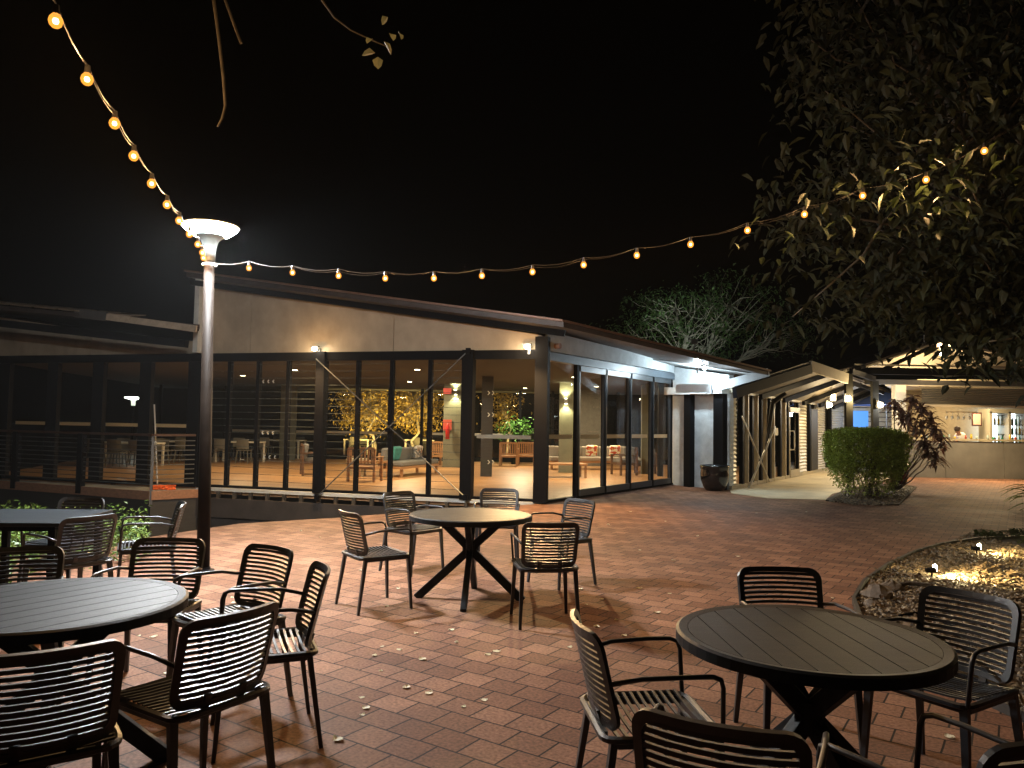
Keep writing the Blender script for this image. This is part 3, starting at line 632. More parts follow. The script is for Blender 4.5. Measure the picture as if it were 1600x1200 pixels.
# bar attendant bending behind the counter
def person(loc):
    t = empty('person', loc, 0, 'person in a white top bending forward behind the kiosk counter', 'person')
    vs = [(0, 0, .95), (0, .03, 1.15), (-.03, .0, 1.32), (-.1, -.08, 1.44), (-.17, -.14, 1.50), (-.22, -.17, 1.56), (-.25, -.19, 1.64), (.02, .05, 1.40), (.16, .02, 1.22), (.1, -.16, 1.08), (-.2, -.02, 1.40), (-.28, -.18, 1.22), (-.36, -.3, 1.12), (.09, .02, .9), (.1, .04, .5), (.1, 0, .08), (.1, -.12, .04), (-.09, .02, .9), (-.1, .05, .5), (-.1, 0, .08), (-.1, -.12, .04)]
    ed = [(0, 1), (1, 2), (2, 3), (3, 4), (4, 5), (5, 6), (3, 7), (7, 8), (8, 9), (3, 10), (10, 11), (11, 12), (0, 13), (13, 14), (14, 15), (15, 16), (0, 17), (17, 18), (18, 19), (19, 20)]
    rs = [.15, .14, .15, .14, .055, .085, .09, .06, .045, .035, .06, .045, .035, .09, .06, .045, .04, .09, .06, .045, .04]
    me = bpy.data.meshes.new('body'); me.from_pydata(vs, ed, []); me.materials.append(mat('skin', (.38, .2, .13), .5)); o = bpy.data.objects.new('body', me); C.objects.link(o); o.parent = t
    mo = o.modifiers.new('skin', 'SKIN')
    for i, r in enumerate(rs): me.skin_vertices[0].data[i].radius = (r, r*.85)
    me.skin_vertices[0].data[0].use_root = True
    s_ = o.modifiers.new('sub', 'SUBSURF'); s_.levels = 2; s_.render_levels = 2
    q = MB(); q.tube([(0, 0, .9), (0, .03, 1.15), (-.03, 0, 1.32), (-.1, -.08, 1.45), (-.13, -.11, 1.5)], [.19, .175, .185, .17, .08], 14); q.build('shirt', mat('white_shirt', (.75, .72, .66), .8), t, smooth=True)
    q = MB(); q.tube([(.03, .04, 1.40), (.16, .02, 1.24)], [.085, .07], 10); q.tube([(-.19, -.02, 1.4), (-.27, -.15, 1.24)], [.085, .07], 10); q.build('sleeve', mat('lilac', (.35, .32, .55), .8), t, smooth=True)
    q = MB(); q.lathe([(0, -.1), (.08, -.08), (.105, 0), (.09, .07), (0, .11)], 14, (-.235, -.165, 1.66)); q.build('hair', mat('dark_hair', (.03, .015, .01), .6), t, smooth=True)
person(Vector((D(1502, 670, 26.9).x, 26.9, 0)))

# ------------------------------------------------------------------ interior lights and sconces
def sconce(p, label):
    t = empty('wall_sconce', p, 0, label, 'wall lamp', 'up and down lights inside the pavilion')
    q = MB(); q.box((0, -.05, 0), (.1, .1, .16)); q.build('housing', fixm, t)
    q = MB(); q.box((0, -.05, .083), (.08, .08, .004)); q.box((0, -.05, -.083), (.08, .08, .004)); q.build('lens', emis('sconce_lens'+label[:3], (1, .9, .5), 40), t)
    for s in (1, -1): light('SPOT', 'sconce_light', p+Vector((0, -.12, .1*s)), 45, (1, .86, .45), None, .03, rot=(0, .25, s), spot=R(100), blend=.6)
sconce(D(712, 613, 27)+Vector((0, -.02, 0)), 'glowing up and down wall light on the olive wall left of the corner column')
sconce(D(884, 627, 25)+Vector((0, -.02, 0)), 'glowing up and down wall light on the olive wall seen through the folding doors')
dl = mat('downlight', (1, .8, .5), .5, emit=(1, .82, .5), es=12)
for i, (x, y, e) in enumerate(((-2.5, 20, 130), (-3.5, 26, 120), (1.8, 22, 150), (3.0, 27, 110), (-8.5, 24, 60), (.5, 29, 90), (6.5, 25, 50), (-6.0, 21, 100))):
    t = empty('ceiling_light', (x, y, 2.95), 0, ('round ceiling light inside the pavilion near its %s' % ('sofa by the glass', 'far left dining tables', 'folding doors', 'cushioned bench', 'dark left end', 'row of timber chairs', 'second building', 'grey lounge armchair')[i]), 'ceiling light', 'round ceiling lights inside the pavilion')
    q = MB(); q.lathe([(.095, 0), (.095, .03), (.0, .03)], 12); q.build('housing', black, t)
    q = MB(); q.lathe([(0, -.004), (.075, -.004), (.075, .0)], 12); q.build('lens', dl, t)
    light('AREA', 'ceiling_light_glow', (x, y, 2.94), e*.85, (1, .74, .42), None, rot=(0, 0, -1), size=.3)

# ------------------------------------------------------------------ deck on the left with balustrade
dk = empty('timber_deck', D(235, 757, 15.9), 0, 'raised timber deck with dark balustrade in front of the glass at left', 'deck')
dkl = dk.location.copy()
def DB(mb, name, m, **k):
    o = mb.build(name, m, None, **k); o.data.transform(Matrix.Translation(-dkl)); o.parent = dk; return o
d1 = G(237, 770, 0)*1; d1 = G(236, 766, 0); d0 = G(-120, 741, 0); d2 = onB(318)+BN*.1
d0 = d1+(d0-d1).normalized()*9
q = MB(); q.prism([d0, d1, d2, onB(318)+BN*.02, BL+BN*.02+BD*.0], -.08, -.02); DB(q, 'deck_floor', mat('deck_grey', (.32, .30, .26), .6, noise=.2, nscale=4))
q = MB(); dn = Vector(((d1-d0).y, -(d1-d0).x, 0)).normalized(); dn = dn if dn.y < 0 else -dn; dd = (d1-d0).normalized()
q.wall([UP(d0, -.21), UP(d1, -.21), UP(d1, -.022), UP(d0, -.022)], dn*.04); 
e_ = (d2-d1).normalized(); en = Vector((e_.y, -e_.x, 0))
q.wall([UP(d1, -.21), UP(d2, -.21), UP(d2, -.022), UP(d1, -.022)], en*.04); DB(q, 'edge_board', boardm)
q = MB(); q.wall([UP(d0, -1), UP(d1, -1), UP(d1, -.21), UP(d0, -.21)], -dn*.05); q.wall([UP(d1, -1), UP(d2, -1), UP(d2, -.21), UP(d1, -.21)], -en*.05); DB(q, 'skirting_board', darkw)
rz_ = 1.19
q = MB(); q.beam(UP(d0, rz_), UP(d1, rz_), .09, .05); q.beam(UP(d1, rz_), UP(d2-e_*.1, rz_), .09, .05); DB(q, 'handrail', mat('handrail', (.07, .035, .022), .4, noise=.2))
for px in (26, 128):
    a = W(px, 700, d0, d1); q = MB(); q.box((a.x, a.y, .5), (.16, .12, 1.36), math.atan2(dd.y, dd.x)); DB(q, 'post', black)
q = MB(); q.box((d1.x, d1.y, .4), (.06, .05, 1.5), .4); DB(q, 'post', mat('dull_steel', (.10, .10, .10), .5, metal=.3))
q = MB()
for k in range(10):
    z = .12+k*.105; q.beam(UP(d0, z), UP(d1, z), .02, .018); q.beam(UP(d1, z), UP(d2-e_*.1, z), .02, .018)
DB(q, 'rail_slat', mat('rail_slat', (.13, .13, .12), .35, metal=.4))

# mop leaning at the deck rail
mp_ = G(262, 739, 0)*1; mp_ = D(258, 735, 17.0); mp_.z = 0
t = empty('floor_mop', UP(mp_, -.02), 0, 'long handled mop with bright orange head leaning on the deck rail', 'mop')
a, b = D(247, 735, 17.0)-UP(mp_, -.02), D(241, 632, 16.9)-UP(mp_, -.02)
q = MB(); q.tube([Vector((a.x, a.y, .08)), b], .016, 6); q.build('handle', mat('mop_pole', (.6, .56, .48), .4), t)
q = MB(); r_ = random.Random(5)
for k in range(70):
    x = r_.uniform(-.24, .24); q.tube([(x, r_.uniform(-.04, .04), .09), (x+r_.uniform(-.03, .03), -.09*r_.random(), .07), (x+r_.uniform(-.05, .05), -.12*r_.random()-.03, .01)], .016, 4)
q.build('mop_head', mat('orange_mop', (.85, .16, .03), .8), t)

# ------------------------------------------------------------------ outdoor chairs
def make_chair():
    t = empty('patio_chair', (0, 0, 0), 0, 'x', 'chair')
    def bp(u, v):      # point of the back surface, u across, v up; chair faces +y
        wd = .212+.012*v
        return Vector((u*wd, -.215-.085*v+.05*u*u, .455+.35*v))
    q = MB(); lp = []
    cr = .17
    for cx, cy, a0 in ((1-cr*1.5, cr, -90), (1-cr*1.5, 1-cr, 0), (-1+cr*1.5, 1-cr, 90), (-1+cr*1.5, cr, 180)):
        for k in range(6):
            a = R(a0+k*18); lp.append((cx+cr*1.5*math.cos(a), cy+cr*math.sin(a)))
    # extra points along the top and bottom so the band curves
    full = []
    for i, p in enumerate(lp):
        full.append(p); nx = lp[(i+1) % len(lp)]
        if abs(nx[0]-p[0]) > .5:
            for k in range(1, 6): full.append((p[0]+(nx[0]-p[0])*k/6, p[1]))
    out = [bp(*p) for p in full]; inn = [bp(p[0]*.875, .5+(p[1]-.5)*.86) for p in full]; n = len(out); th = .008
    def nrm(p): 
        e = .01; a = bp(p[0]+e, p[1])-bp(p[0]-e, p[1]); b = bp(p[0], p[1]+e)-bp(p[0], p[1]-e); return a.cross(b).normalized()
    ns = [nrm(p) for p in full]; vs = []
    for i in range(n): vs += [out[i]+ns[i]*th, inn[i]+ns[i]*th, inn[i]-ns[i]*th, out[i]-ns[i]*th]
    q.add(vs, [(4*i+j, 4*i+(j+1) % 4, 4*((i+1) % n)+(j+1) % 4, 4*((i+1) % n)+j) for i in range(n) for j in range(4)])
    ns_ = 13
    for k in range(ns_):
        v = .095+(.81)*k/(ns_-1); um = .93 if 0 < k < ns_-1 else .86
        q.tube([bp(-um+2*um*j/8, v) for j in range(9)], .0082, 4, fl=1.2)
    q.build('backrest', chairm, t)
    q = MB()      # seat: rounded frame with slats across
    lp = []
    for cx, cy, a0 in ((.17, -.17, -90), (.175, .155, 0), (-.175, .155, 90), (-.17, -.17, 180)):
        for k in range(5):
            a = R(a0+k*22.5); lp.append(Vector((cx+.055*math.cos(a), cy+.055*math.sin(a), .445-.012*((cy+.05*math.sin(a))/.2)**2+.006)))
    q.tube(lp, .015, 6, closed=True, fl=.9)
    for k in range(12):
        y = -.175+.34*k/11; q.tube([(x, y, .452-.010*(1-(x/.2)**2)+.008*(y/.2)) for x in (-.218, -.12, 0, .12, .218)], .0085, 4, fl=.65)
    q.beam((-.15, -.21, .43), (.15, -.21, .43), .02, .03); q.beam((-.19, .19, .425), (.19, .19, .425), .02, .03)
    q.beam((-.212, -.18, .425), (-.215, .18, .425), .02, .03); q.beam((.212, -.18, .425), (.215, .18, .425), .02, .03)
    q.build('seat', chairm, t)
    for sx in (-.08, .08): q = MB(); q.beam((sx, -.2, .435), (sx, -.225, .50), .03, .012); q.build('back_support', chairm, t)
    for s in (-1, 1):
        q = MB(); q.tube([bp(.97*s, .50), (s*.235, -.10, .655), (s*.245, .06, .662), (s*.245, .155, .662), (s*.243, .185, .65), (s*.238, .195, .62), (s*.222, .2, .44)], .0095, 6); q.build('armrest', chairm, t, smooth=True)
    for sx, sy in ((-1, -1), (1, -1), (-1, 1), (1, 1)):
        q = MB(); q.beam((sx*.205, sy*.19, .445), (sx*.228, sy*(.22 if sy > 0 else .255), 0), .034, .026, .022, .018, up=(0, 1, 0)); q.build('leg', chairm, t)
    return t
chair0 = make_chair(); first = [True]
def chair(px, py, hd, label, z=.805):
    p = G(px, py, z); c = chair0 if first[0] else copy_tree(chair0); first[0] = False
    h = R(hd); p = p + Vector((math.cos(h), math.sin(h), 0))*.30
    c['group'] = 'slatted metal armchairs around the patio tables'
    return place(c, (p.x, p.y, 0), h-R(90), label)
chair(538, 799, 35, 'slatted metal armchair left of the middle round table, casting a barred shadow')
chair(618, 768, -40, 'slatted metal armchair behind and left of the middle round table')
chair(781, 763, -93, 'slatted metal armchair directly behind the middle round table, backed by the glass')
chair(912, 780, -142, 'slatted metal armchair behind and right of the middle round table')
chair(863, 817, 98, 'slatted metal armchair in front and right of the middle round table, back to us')
chair(432, 853, -126, 'slatted metal armchair right of the near left round table, seen from the front')
chair(513, 885, -158, 'slatted metal armchair turned nearly edge on, farthest right of the near left round table')
chair(378, 955, 147, 'large slatted metal armchair in the foreground right of the left round table, back to us')
chair(80, 1016, 126, 'slatted metal armchair nearest us at the bottom left corner')
chair(270, 840, -88, 'slatted metal armchair behind the near left round table beside the lamp post')
chair(33, 854, -66, 'slatted metal armchair behind the near left round table, cut by the left edge')
chair(147, 806, 150, 'slatted metal armchair with bright lit slats in front of the far left square table')
chair(134, 777, -95, 'slatted metal armchair behind the far left square table')
chair(290, 785, -154, 'slatted metal armchair right of the far left square table by the lamp post')
chair(1212, 885, -90, 'slatted metal armchair directly behind the near right round table')
chair(897, 968, 6, 'slatted metal armchair left of the near right round table, seen from the side')
chair(1116, 1132, 66, 'slatted metal armchair in front of the near right round table, cut by the bottom edge')
chair(1522, 925, -148, 'slatted metal armchair right of the near right round table, against the lit gravel')
chair(1650, 1150, 120, 'slatted metal armchair at the bottom right corner, mostly out of frame')

# round tables
def round_table(px, py, ang, label, rot=0, Rr=.555, n=9):
    c = G(px, py, .745); t = empty('round_table', (c.x, c.y, 0), 0, label, 'table', 'round slatted patio tables')
    q = MB(); N = 56; vs = []
    prof = [(Rr-.045, .741), (Rr-.012, .745), (Rr, .738), (Rr, .700), (Rr-.03, .695), (Rr-.045, .72)]
    for r, z in prof:
        for j in range(N): a = 2*math.pi*j/N; vs.append((r*math.cos(a), r*math.sin(a), z))
    K = len(prof); q.add(vs, [(i*N+j, i*N+(j+1) % N, ((i+1) % K)*N+(j+1) % N, ((i+1) % K)*N+j) for i in range(K) for j in range(N)]); q.build('rim', tablem, t)
    q = MB(Matrix.Rotation(R(ang), 4, 'Z')); r0 = Rr-.047; wd = 2*r0/n
    for k in range(n):
        y0, y1 = -r0+k*wd+.0025, -r0+(k+1)*wd-.0025; ys = [y0+(y1-y0)*i/6 for i in range(7)]
        f = lambda y: math.sqrt(max(r0*r0-y*y, 1e-5))
        poly = [(f(y), y) for y in ys]+[(-f(y), y) for y in ys[::-1]]
        q.prism(poly, .722, .741)
    q.build('tabletop', tablem, t)
    q = MB(); q.lathe([(0, .690), (Rr-.05, .690), (Rr-.05, .715), (0, .715)], 32); q.build('under_panel', black, t)
    for k in range(4):
        a = R(rot+90*k); u = Vector((math.cos(a), math.sin(a), 0)); 
        q = MB(); q.beam(u*.47+Vector((0, 0, .0)), -u*.27+Vector((0, 0, .69)), .07, .05, up=(-u.y, u.x, 0)); q.build('leg', tablem, t, bev=.003)
    q = MB(); q.box((0, 0, .432), (.10, .10, .12), R(rot+45)); q.build('hub', tablem, t)
    return t
round_table(736, 803, 4, 'middle round slatted table in the open patio with an X shaped base', rot=-3, Rr=.545)
round_table(88, 939, 57, 'near left round slatted table catching a cool sheen from the lamp', rot=25, Rr=.53)
round_table(1263, 991, -88, 'near right round slatted table with planks running away from us', rot=22, Rr=.505)
# square table
cs = [G(33, 796, .74), G(189, 795, .74)]; sd = (cs[1]-cs[0]).normalized(); sn = Vector((sd.y, -sd.x, 0)); sn = sn if sn.y < 0 else -sn
ctr = (cs[0]+cs[1])/2+sn*.45-sd*.17
t = empty('square_table', (ctr.x, ctr.y, 0), math.atan2(sd.y, sd.x)-R(8), 'far left square dark table standing before the leafy bed', 'table')
q = MB(); q.box((0, 0, .725), (.92, .92, .03)); q.build('tabletop', tablem, t, bev=.004)
q = MB(); q.box((0, 0, .69), (.8, .8, .04)); q.build('apron', black, t)
for sx in (-1, 1):
    for sy in (-1, 1): q = MB(); q.box((sx*.38, sy*.38, .34), (.05, .05, .68)); q.build('leg', black, t)

# ------------------------------------------------------------------ street lamp
lb = G(317, 893, 0); top = D(327, 405, lb.y)
lp_ = empty('street_lamp', lb, 0, 'tall brown lamp post with a glowing white dish head beside the left tables', 'street lamp')
tz = top.z; tx, ty = top.x-lb.x, 0
q = MB(); q.tube([(0, 0, 0), (tx*.25, 0, tz*.25), (tx, 0, tz)], [.066, .062, .052], 16); q.build('post', polem, lp_, smooth=True)
q = MB(); q.lathe([(.11, 0), (.11, .02), (.075, .03), (.07, .05)], 16); q.build('base_plate', black, lp_)
q = MB(); hc = (tx, 0, tz); q.lathe([(.058, -.02), (.062, .06), (.068, .13), (.085, .19), (.12, .225), (.15, .243), (.155, .25)], 24, hc); q.build('lamp_neck', mat('neck_white', (.018, .019, .018), .5, spec=.1), lp_, smooth=True)
q = MB(); q.lathe([(.15, .246), (.19, .262), (.255, .31), (.268, .33), (.0, .345)], 32, hc); q.build('diffuser', emis('lamp_diffuser', (.88, .95, 1), 920), lp_, smooth=True)
q = MB(); q.lathe([(.268, .334), (.285, .338), (.285, .35), (0, .385)], 32, hc); q.build('lamp_cap', mat('cap_metal', (.5, .42, .25), .4, metal=.4), lp_)
q = MB(); q.tube([(tx*.93+.07*math.cos(a), .07*math.sin(a), tz-.06) for a in [k*math.pi/4 for k in range(8)]], .012, 4, closed=True); q.build('strap', white, lp_)
# added lamp far beyond the glass, standing in for a lamp reflection
q0 = D(207, 660, 34); q1 = D(207, 624, 34)
l2 = empty('street_lamp', (q0.x, 34, -1), 0, 'small added lamp with white disc head in place of a reflection in the left glass', 'street lamp')
q = MB(); q.tube([(0, 0, 0), (0, 0, q1.z+1)], .05, 8); q.build('post', black, l2)
q = MB(); q.lathe([(.08, -.28), (.09, -.1), (.12, -.02)], 12, (0, 0, q1.z+1)); q.build('lamp_neck', mat('neck_lit', (.6, .62, .5), .5, emit=(.8, .9, .7), es=.5), l2)
q = MB(); q.lathe([(.1, -.02), (.35, .05), (.38, .09), (0, .12)], 20, (0, 0, q1.z+1)); q.build('diffuser', emis('lamp_diffuser_far', (.9, 1, .9), 6), l2)

# ------------------------------------------------------------------ festoon strings
bulbm = emis('bulb_glass', (1, .34, .04), 1.1, .55); corem = emis('filament', (1, .70, .30), 9); sockm = mat('socket', (.05, .045, .04), .5); wirem = mat('cable', (.035, .03, .027), .5)
def string_lights(pts, ends, label, drop=.07, e=10):
    o = pts[0]; t = empty('string_lights', o, 0, label, 'string lights')
    wp = [ends[0]]+[p+Vector((0, 0, drop)) for p in pts]+[ends[1]]
    fine = []
    for i in range(len(wp)-1):
        for k in range(4): 
            s = k/4; p = wp[i].lerp(wp[i+1], s); p = p+Vector((0, 0, -.03*math.sin(s*math.pi))); fine.append(p-o)
    fine.append(wp[-1]-o); q = MB(); q.tube(fine, .0035, 5); q.tube([p+Vector((0, 0, .014*math.sin(i*.37)-.01)) for i, p in enumerate(fine)], .002, 4); q.build('cable', wirem, t)
    for p in pts:
        c = p-o
        q = MB(); q.tube([c+Vector((0, 0, drop)), c+Vector((0, 0, .028))], [.012, .016], 8); q.build('socket', sockm, t)
        q = MB(); q.lathe([(0, -.030), (.014, -.027), (.024, -.017), (.029, 0), (.026, .014), (.016, .028), (.013, .036)], 14, c); bo = q.build('bulb', bulbm, t, smooth=True)
        q = MB(); q.lathe([(0, -.014), (.010, -.010), (.013, 0), (.010, .010), (0, .014)], 10, c); q.build('filament', corem, bo, smooth=True)
        light('POINT', 'bulb_light', p+Vector((0, -.0, -.05)), e, WARM, None, .02)
tp = Vector((lb.x+tx, lb.y, tz-.03))
LS = [(87, 33), (136, 124), (179, 193), (209, 244), (237, 287), (261, 320), (280, 345), (296, 366), (309, 382), (316, 396), (318, 404)]
lpts = [G(px, py, 3.12+.10*((i-5)/5.)**2) for i, (px, py) in enumerate(LS)]
lpts = [p if p.y < lb.y-.1 else p*((lb.y-.12)/p.y)+Vector((0, 0, 0)) for p in lpts]
lpts[-1] = D(318, 403, lb.y-.13); lpts[-2] = D(316, 395, lb.y-.4); lpts[-3] = D(309, 382, lb.y-.75)
string_lights(lpts, (lpts[0]+(lpts[0]-lpts[1])*3+Vector((0, 0, .1)), tp), 'string of warm bulbs running from the lamp post to the upper left corner')
RS = [(389, 419), (457, 426), (529, 431), (602, 435), (678, 435), (753, 431), (832, 425), (912, 414), (995, 399), (1079, 382), (1168, 360), (1257, 335), (1348, 306), (1447, 281), (1538, 236)]
rpts = [D(px, py, lb.y+.05+(6.3-lb.y)*((px-340)/1200.)**1.0) for px, py in RS]
string_lights(rpts, (tp, rpts[-1]+(rpts[-1]-rpts[-2])*3+Vector((0, 0, .25))), 'string of warm bulbs sagging from the lamp post into the big tree at right')

# ------------------------------------------------------------------ foliage
def leaves(q, pts, ln, wd, rg, droop=.3, fold=.25):
    for p in pts:
        a = rg.uniform(0, 2*math.pi); d = Vector((math.cos(a), math.sin(a), rg.uniform(-1, .5)-droop)).normalized()
        s = d.cross(Vector((rg.uniform(-.4, .4), rg.uniform(-.4, .4), 1))).normalized(); u = s.cross(d)
        L = ln*rg.uniform(.6, 1.25); w_ = wd*rg.uniform(.7, 1.2)
        m1 = p+d*L*.35; e = p+d*L+u*(-L*.15)
        q.add([p, m1+s*w_/2+u*w_*fold, m1-u*0+d*0, m1-s*w_/2+u*w_*fold, p+d*L*.75+s*w_*.35+u*(w_*fold*.5-L*.06), p+d*L*.75-s*w_*.35+u*(w_*fold*.5-L*.06), e, p+d*L*.72-u*L*.06],
              [(0, 1, 2), (0, 2, 3), (1, 4, 7, 2), (2, 7, 5, 3), (4, 6, 7), (7, 6, 5)])
def branchy(q, base, tip_, r0, r1, rg, n=6, wob=.1):
    pts = [base.lerp(tip_, i/n)+Vector((rg.uniform(-wob, wob), rg.uniform(-wob, wob), rg.uniform(-wob, wob)))*(1 if 0 < i < n else 0) for i in range(n+1)]
    q.tube(pts, [r0+(r1-r0)*i/n for i in range(n+1)], 7); return pts
def tree(name, loc, ells, n_clumps, per, ln, wd, lm_, bm, label, rg, trunk_r=.25, cl=.45, droop=.3, fork=1.8, keep=None, twig=True, nb=1.0):
    t = empty(name, loc, 0, label, 'tree'); L = Vector(loc)
    q = MB(); fk = Vector((rg.uniform(-.3, .3), rg.uniform(-.3, .3), fork)); branchy(q, Vector((0, 0, -.1)), fk, trunk_r, trunk_r*.75, rg, 5, .06)
    lf = MB(); tot = sum(e[2] for e in ells); br = MB()
    for c, r, wt in ells:
        c = Vector(c)-L; mids = branchy(q, fk, c, trunk_r*.55, trunk_r*.2, rg, 6, .25)
        for k in range(int(n_clumps*wt/tot)):
            while True:
                v = Vector((rg.uniform(-1, 1), rg.uniform(-1, 1), rg.uniform(-1, 1)))
                if .35 < v.length < 1: break
            v *= .55+.45*rg.random() ** .5
            p = c+Vector((v.x*r[0], v.y*r[1], v.z*r[2]))
            if keep and not keep(p+L): continue
            if twig and rg.random() < nb: branchy(br, mids[rg.choice((3, 4, 5, 6))], p, trunk_r*.10, .008, rg, 5, .12)
            pts = []
            for j in range(per):
                g_ = Vector((rg.gauss(0, cl), rg.gauss(0, cl), rg.gauss(0, cl*.55))); pts.append(p+g_)
            leaves(lf, pts, ln, wd, rg, droop)
    q.build('trunk', bm, t, smooth=True); 
    if br.v: br.build('limbs', bm, t, smooth=True)
    lf.build('crown', lm_, t)
    return t
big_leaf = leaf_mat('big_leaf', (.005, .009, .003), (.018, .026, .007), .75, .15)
rg = random.Random(11)
def vis(p):
    q_ = CM.transposed() @ (p-Vector((0, 0, EYE)))
    if q_.z > -2: return None
    return 800+F*q_.x/-q_.z, 600-F*q_.y/-q_.z
def keep_big(p):
    v = vis(p)
    if v is None: return True
    x, y = v
    if p.z < 2.0: return False
    if x < 1182+(25 if y > 250 else 50)+.12*abs(y-350): return False
    lim = 570 if x > 1230 else 500
    if 1360 < x < 1480: lim = 552
    if x > 1480: lim = 585 if x < 1555 else 640
    if y > lim-12: return False
    return True
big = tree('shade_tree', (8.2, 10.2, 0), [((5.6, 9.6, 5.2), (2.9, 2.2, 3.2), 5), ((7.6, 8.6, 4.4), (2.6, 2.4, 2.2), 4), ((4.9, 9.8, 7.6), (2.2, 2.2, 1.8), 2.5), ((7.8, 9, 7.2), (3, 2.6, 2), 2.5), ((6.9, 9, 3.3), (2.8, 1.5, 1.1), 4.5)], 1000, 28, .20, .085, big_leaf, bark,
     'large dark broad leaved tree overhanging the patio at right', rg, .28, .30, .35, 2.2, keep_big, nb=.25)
q = MB(); r_ = random.Random(41)
for i, n_, sp in ((13, 70, .26), (14, 45, .3), (11, 16, .3), (12, 22, .3)):
    pp = [rpts[i]+Vector((r_.gauss(0, sp), r_.gauss(.05, sp), r_.gauss(-.12, sp*.8))) for k in range(n_)]
    leaves(q, [p-big.location for p in pp if (p-rpts[i]).length > .1 and not (p.y < rpts[i].y and abs(p.x-rpts[i].x) < .1 and abs(p.z-rpts[i].z) < .14)], .13, .055, r_, .4)
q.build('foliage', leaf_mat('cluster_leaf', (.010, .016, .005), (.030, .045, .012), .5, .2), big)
green_leaf = leaf_mat('green_leaf', (.03, .07, .02), (.09, .16, .045), .5, .3)
tc_ = D(1090, 500, 36)
tree('rain_tree', (tc_.x, 36, 0), [((tc_.x-1.2, 35, 7.0), (2.9, 2, 1.6), 3), ((tc_.x+1.6, 36, 7.4), (2.8, 2, 1.7), 3), ((tc_.x-3.2, 36, 5.8), (2.0, 2, .9), 1.6), ((tc_.x+3.6, 35.5, 6), (2.2, 2, 1.4), 2), ((tc_.x+.4, 36, 5.4), (3, 2, 1.1), 2)], 210, 26, .20, .07, green_leaf, pbark,
     'feathery green tree with pale branches lit behind the pavilion roof', random.Random(4), .22, .34, .2, 3.2, nb=.9)
tu = Vector((tc_.x-1.5, 30.5, 5.0))
t = empty('added_tree_floodlight', tu, 0, 'added unseen floodlight on a short mast on the pavilion roof aimed at the pale branched tree', 'flood light'); q = MB(); q.box((0, -.12, 0), (.25, .12, .2)); q.tube([(0, -.1, -.08), (0, -.1, -1.7)], .025, 6); q.build('housing', fixm, t)  # unseen floodlight added to light the tree behind the roof
light('SPOT', 'added_tree_uplight', tu, 270, (.85, 1, .85), None, .1, rot=(.12, .8, .55), spot=R(115), blend=.8)
gold = leaf_mat('gold_leaf', (.16, .12, .02), (.5, .36, .09), .5, .35)
for i, (px, lab) in enumerate(((575, 'golden lit tree beyond the far glass left of the olive wall'), (650, 'golden lit tree beyond the far glass nearer the olive wall'), (785, 'golden lit tree beyond the far glass left of the corner column'))):
    x = D(px, 640, 34).x
    tree('garden_tree', (x, 34.5, -1), [((x, 34.4, 2.6), (1.7 if i < 2 else .5, .9, 1.7), 1)], 150 if i < 2 else 30, 30, .17, .07, gold, pbark, lab, random.Random(20+i), .12, .3, .2, 1.6, nb=.8)
    q = MB(); q.tube([(0, -.1, -.1), (0, 0, .05)], [.06, .08], 10); o = q.build('added_garden_uplight', black); o.location = (x+.2, 32.1, .1); tag(o, ('added unseen uplight below the golden tree left of the olive wall', 'added unseen uplight below the golden tree nearer the olive wall', 'added unseen uplight below the golden tree left of the corner column')[i], 'uplight')
    light('SPOT', 'added_garden_uplight', (x+.2, 32.2, .2), 700 if i < 2 else 350, (1, .66, .2), None, .08, rot=(0, .75, .8), spot=R(110), blend=.6)  # unseen uplight added for the yellow light on each golden tree

# hanging bare vines and the twig at the top
t = empty('hanging_vine', D(352, 0, 4.2), 0, 'long bare vine hanging down with a hooked end at the top left', 'vine')
o0 = t.location.copy(); q = MB(); q.tube([D(*p, 4.2)-o0 for p in ((332, -150), (334, 0), (342, 60), (349, 120), (352, 165), (347, 185), (340, 198))], [.011, .010, .009, .009, .008, .007, .006], 6); q.build('stem', bark, t)
t = empty('hanging_vine', D(370, 30, 4.3), 0, 'short bare vine hanging right of the long hooked one', 'vine')
o0 = t.location.copy(); q = MB(); q.tube([D(*p, 4.3)-o0 for p in ((340, -120), (352, 0), (362, 28), (370, 50), (377, 68))], .008, 6); q.build('stem', bark, t)
t = empty('leafy_twig', D(580, 60, 4.0), 0, 'thin hanging twig with a few yellowing leaves at the top', 'twig')
o0 = t.location.copy(); q = MB(); q.tube([D(*p, 4.0)-o0 for p in ((470, -90), (503, 0), (522, 27), (548, 47), (580, 62), (603, 72))], [.007, .006, .005, .004, .004, .003], 5); q.build('stem', bark, t)
q = MB(); r2 = random.Random(9)
for (px, py) in ((606, 38), (622, 62), (580, 72), (586, 94), (600, 76), (590, 100), (610, 64)): leaves(q, [D(px, py, 4.0)-o0+Vector((0, 0, .04))], .085, .05, r2, .5)
q.build('leaf', leaf_mat('twig_leaf', (.16, .13, .04), (.25, .2, .07), .5, .3), t)

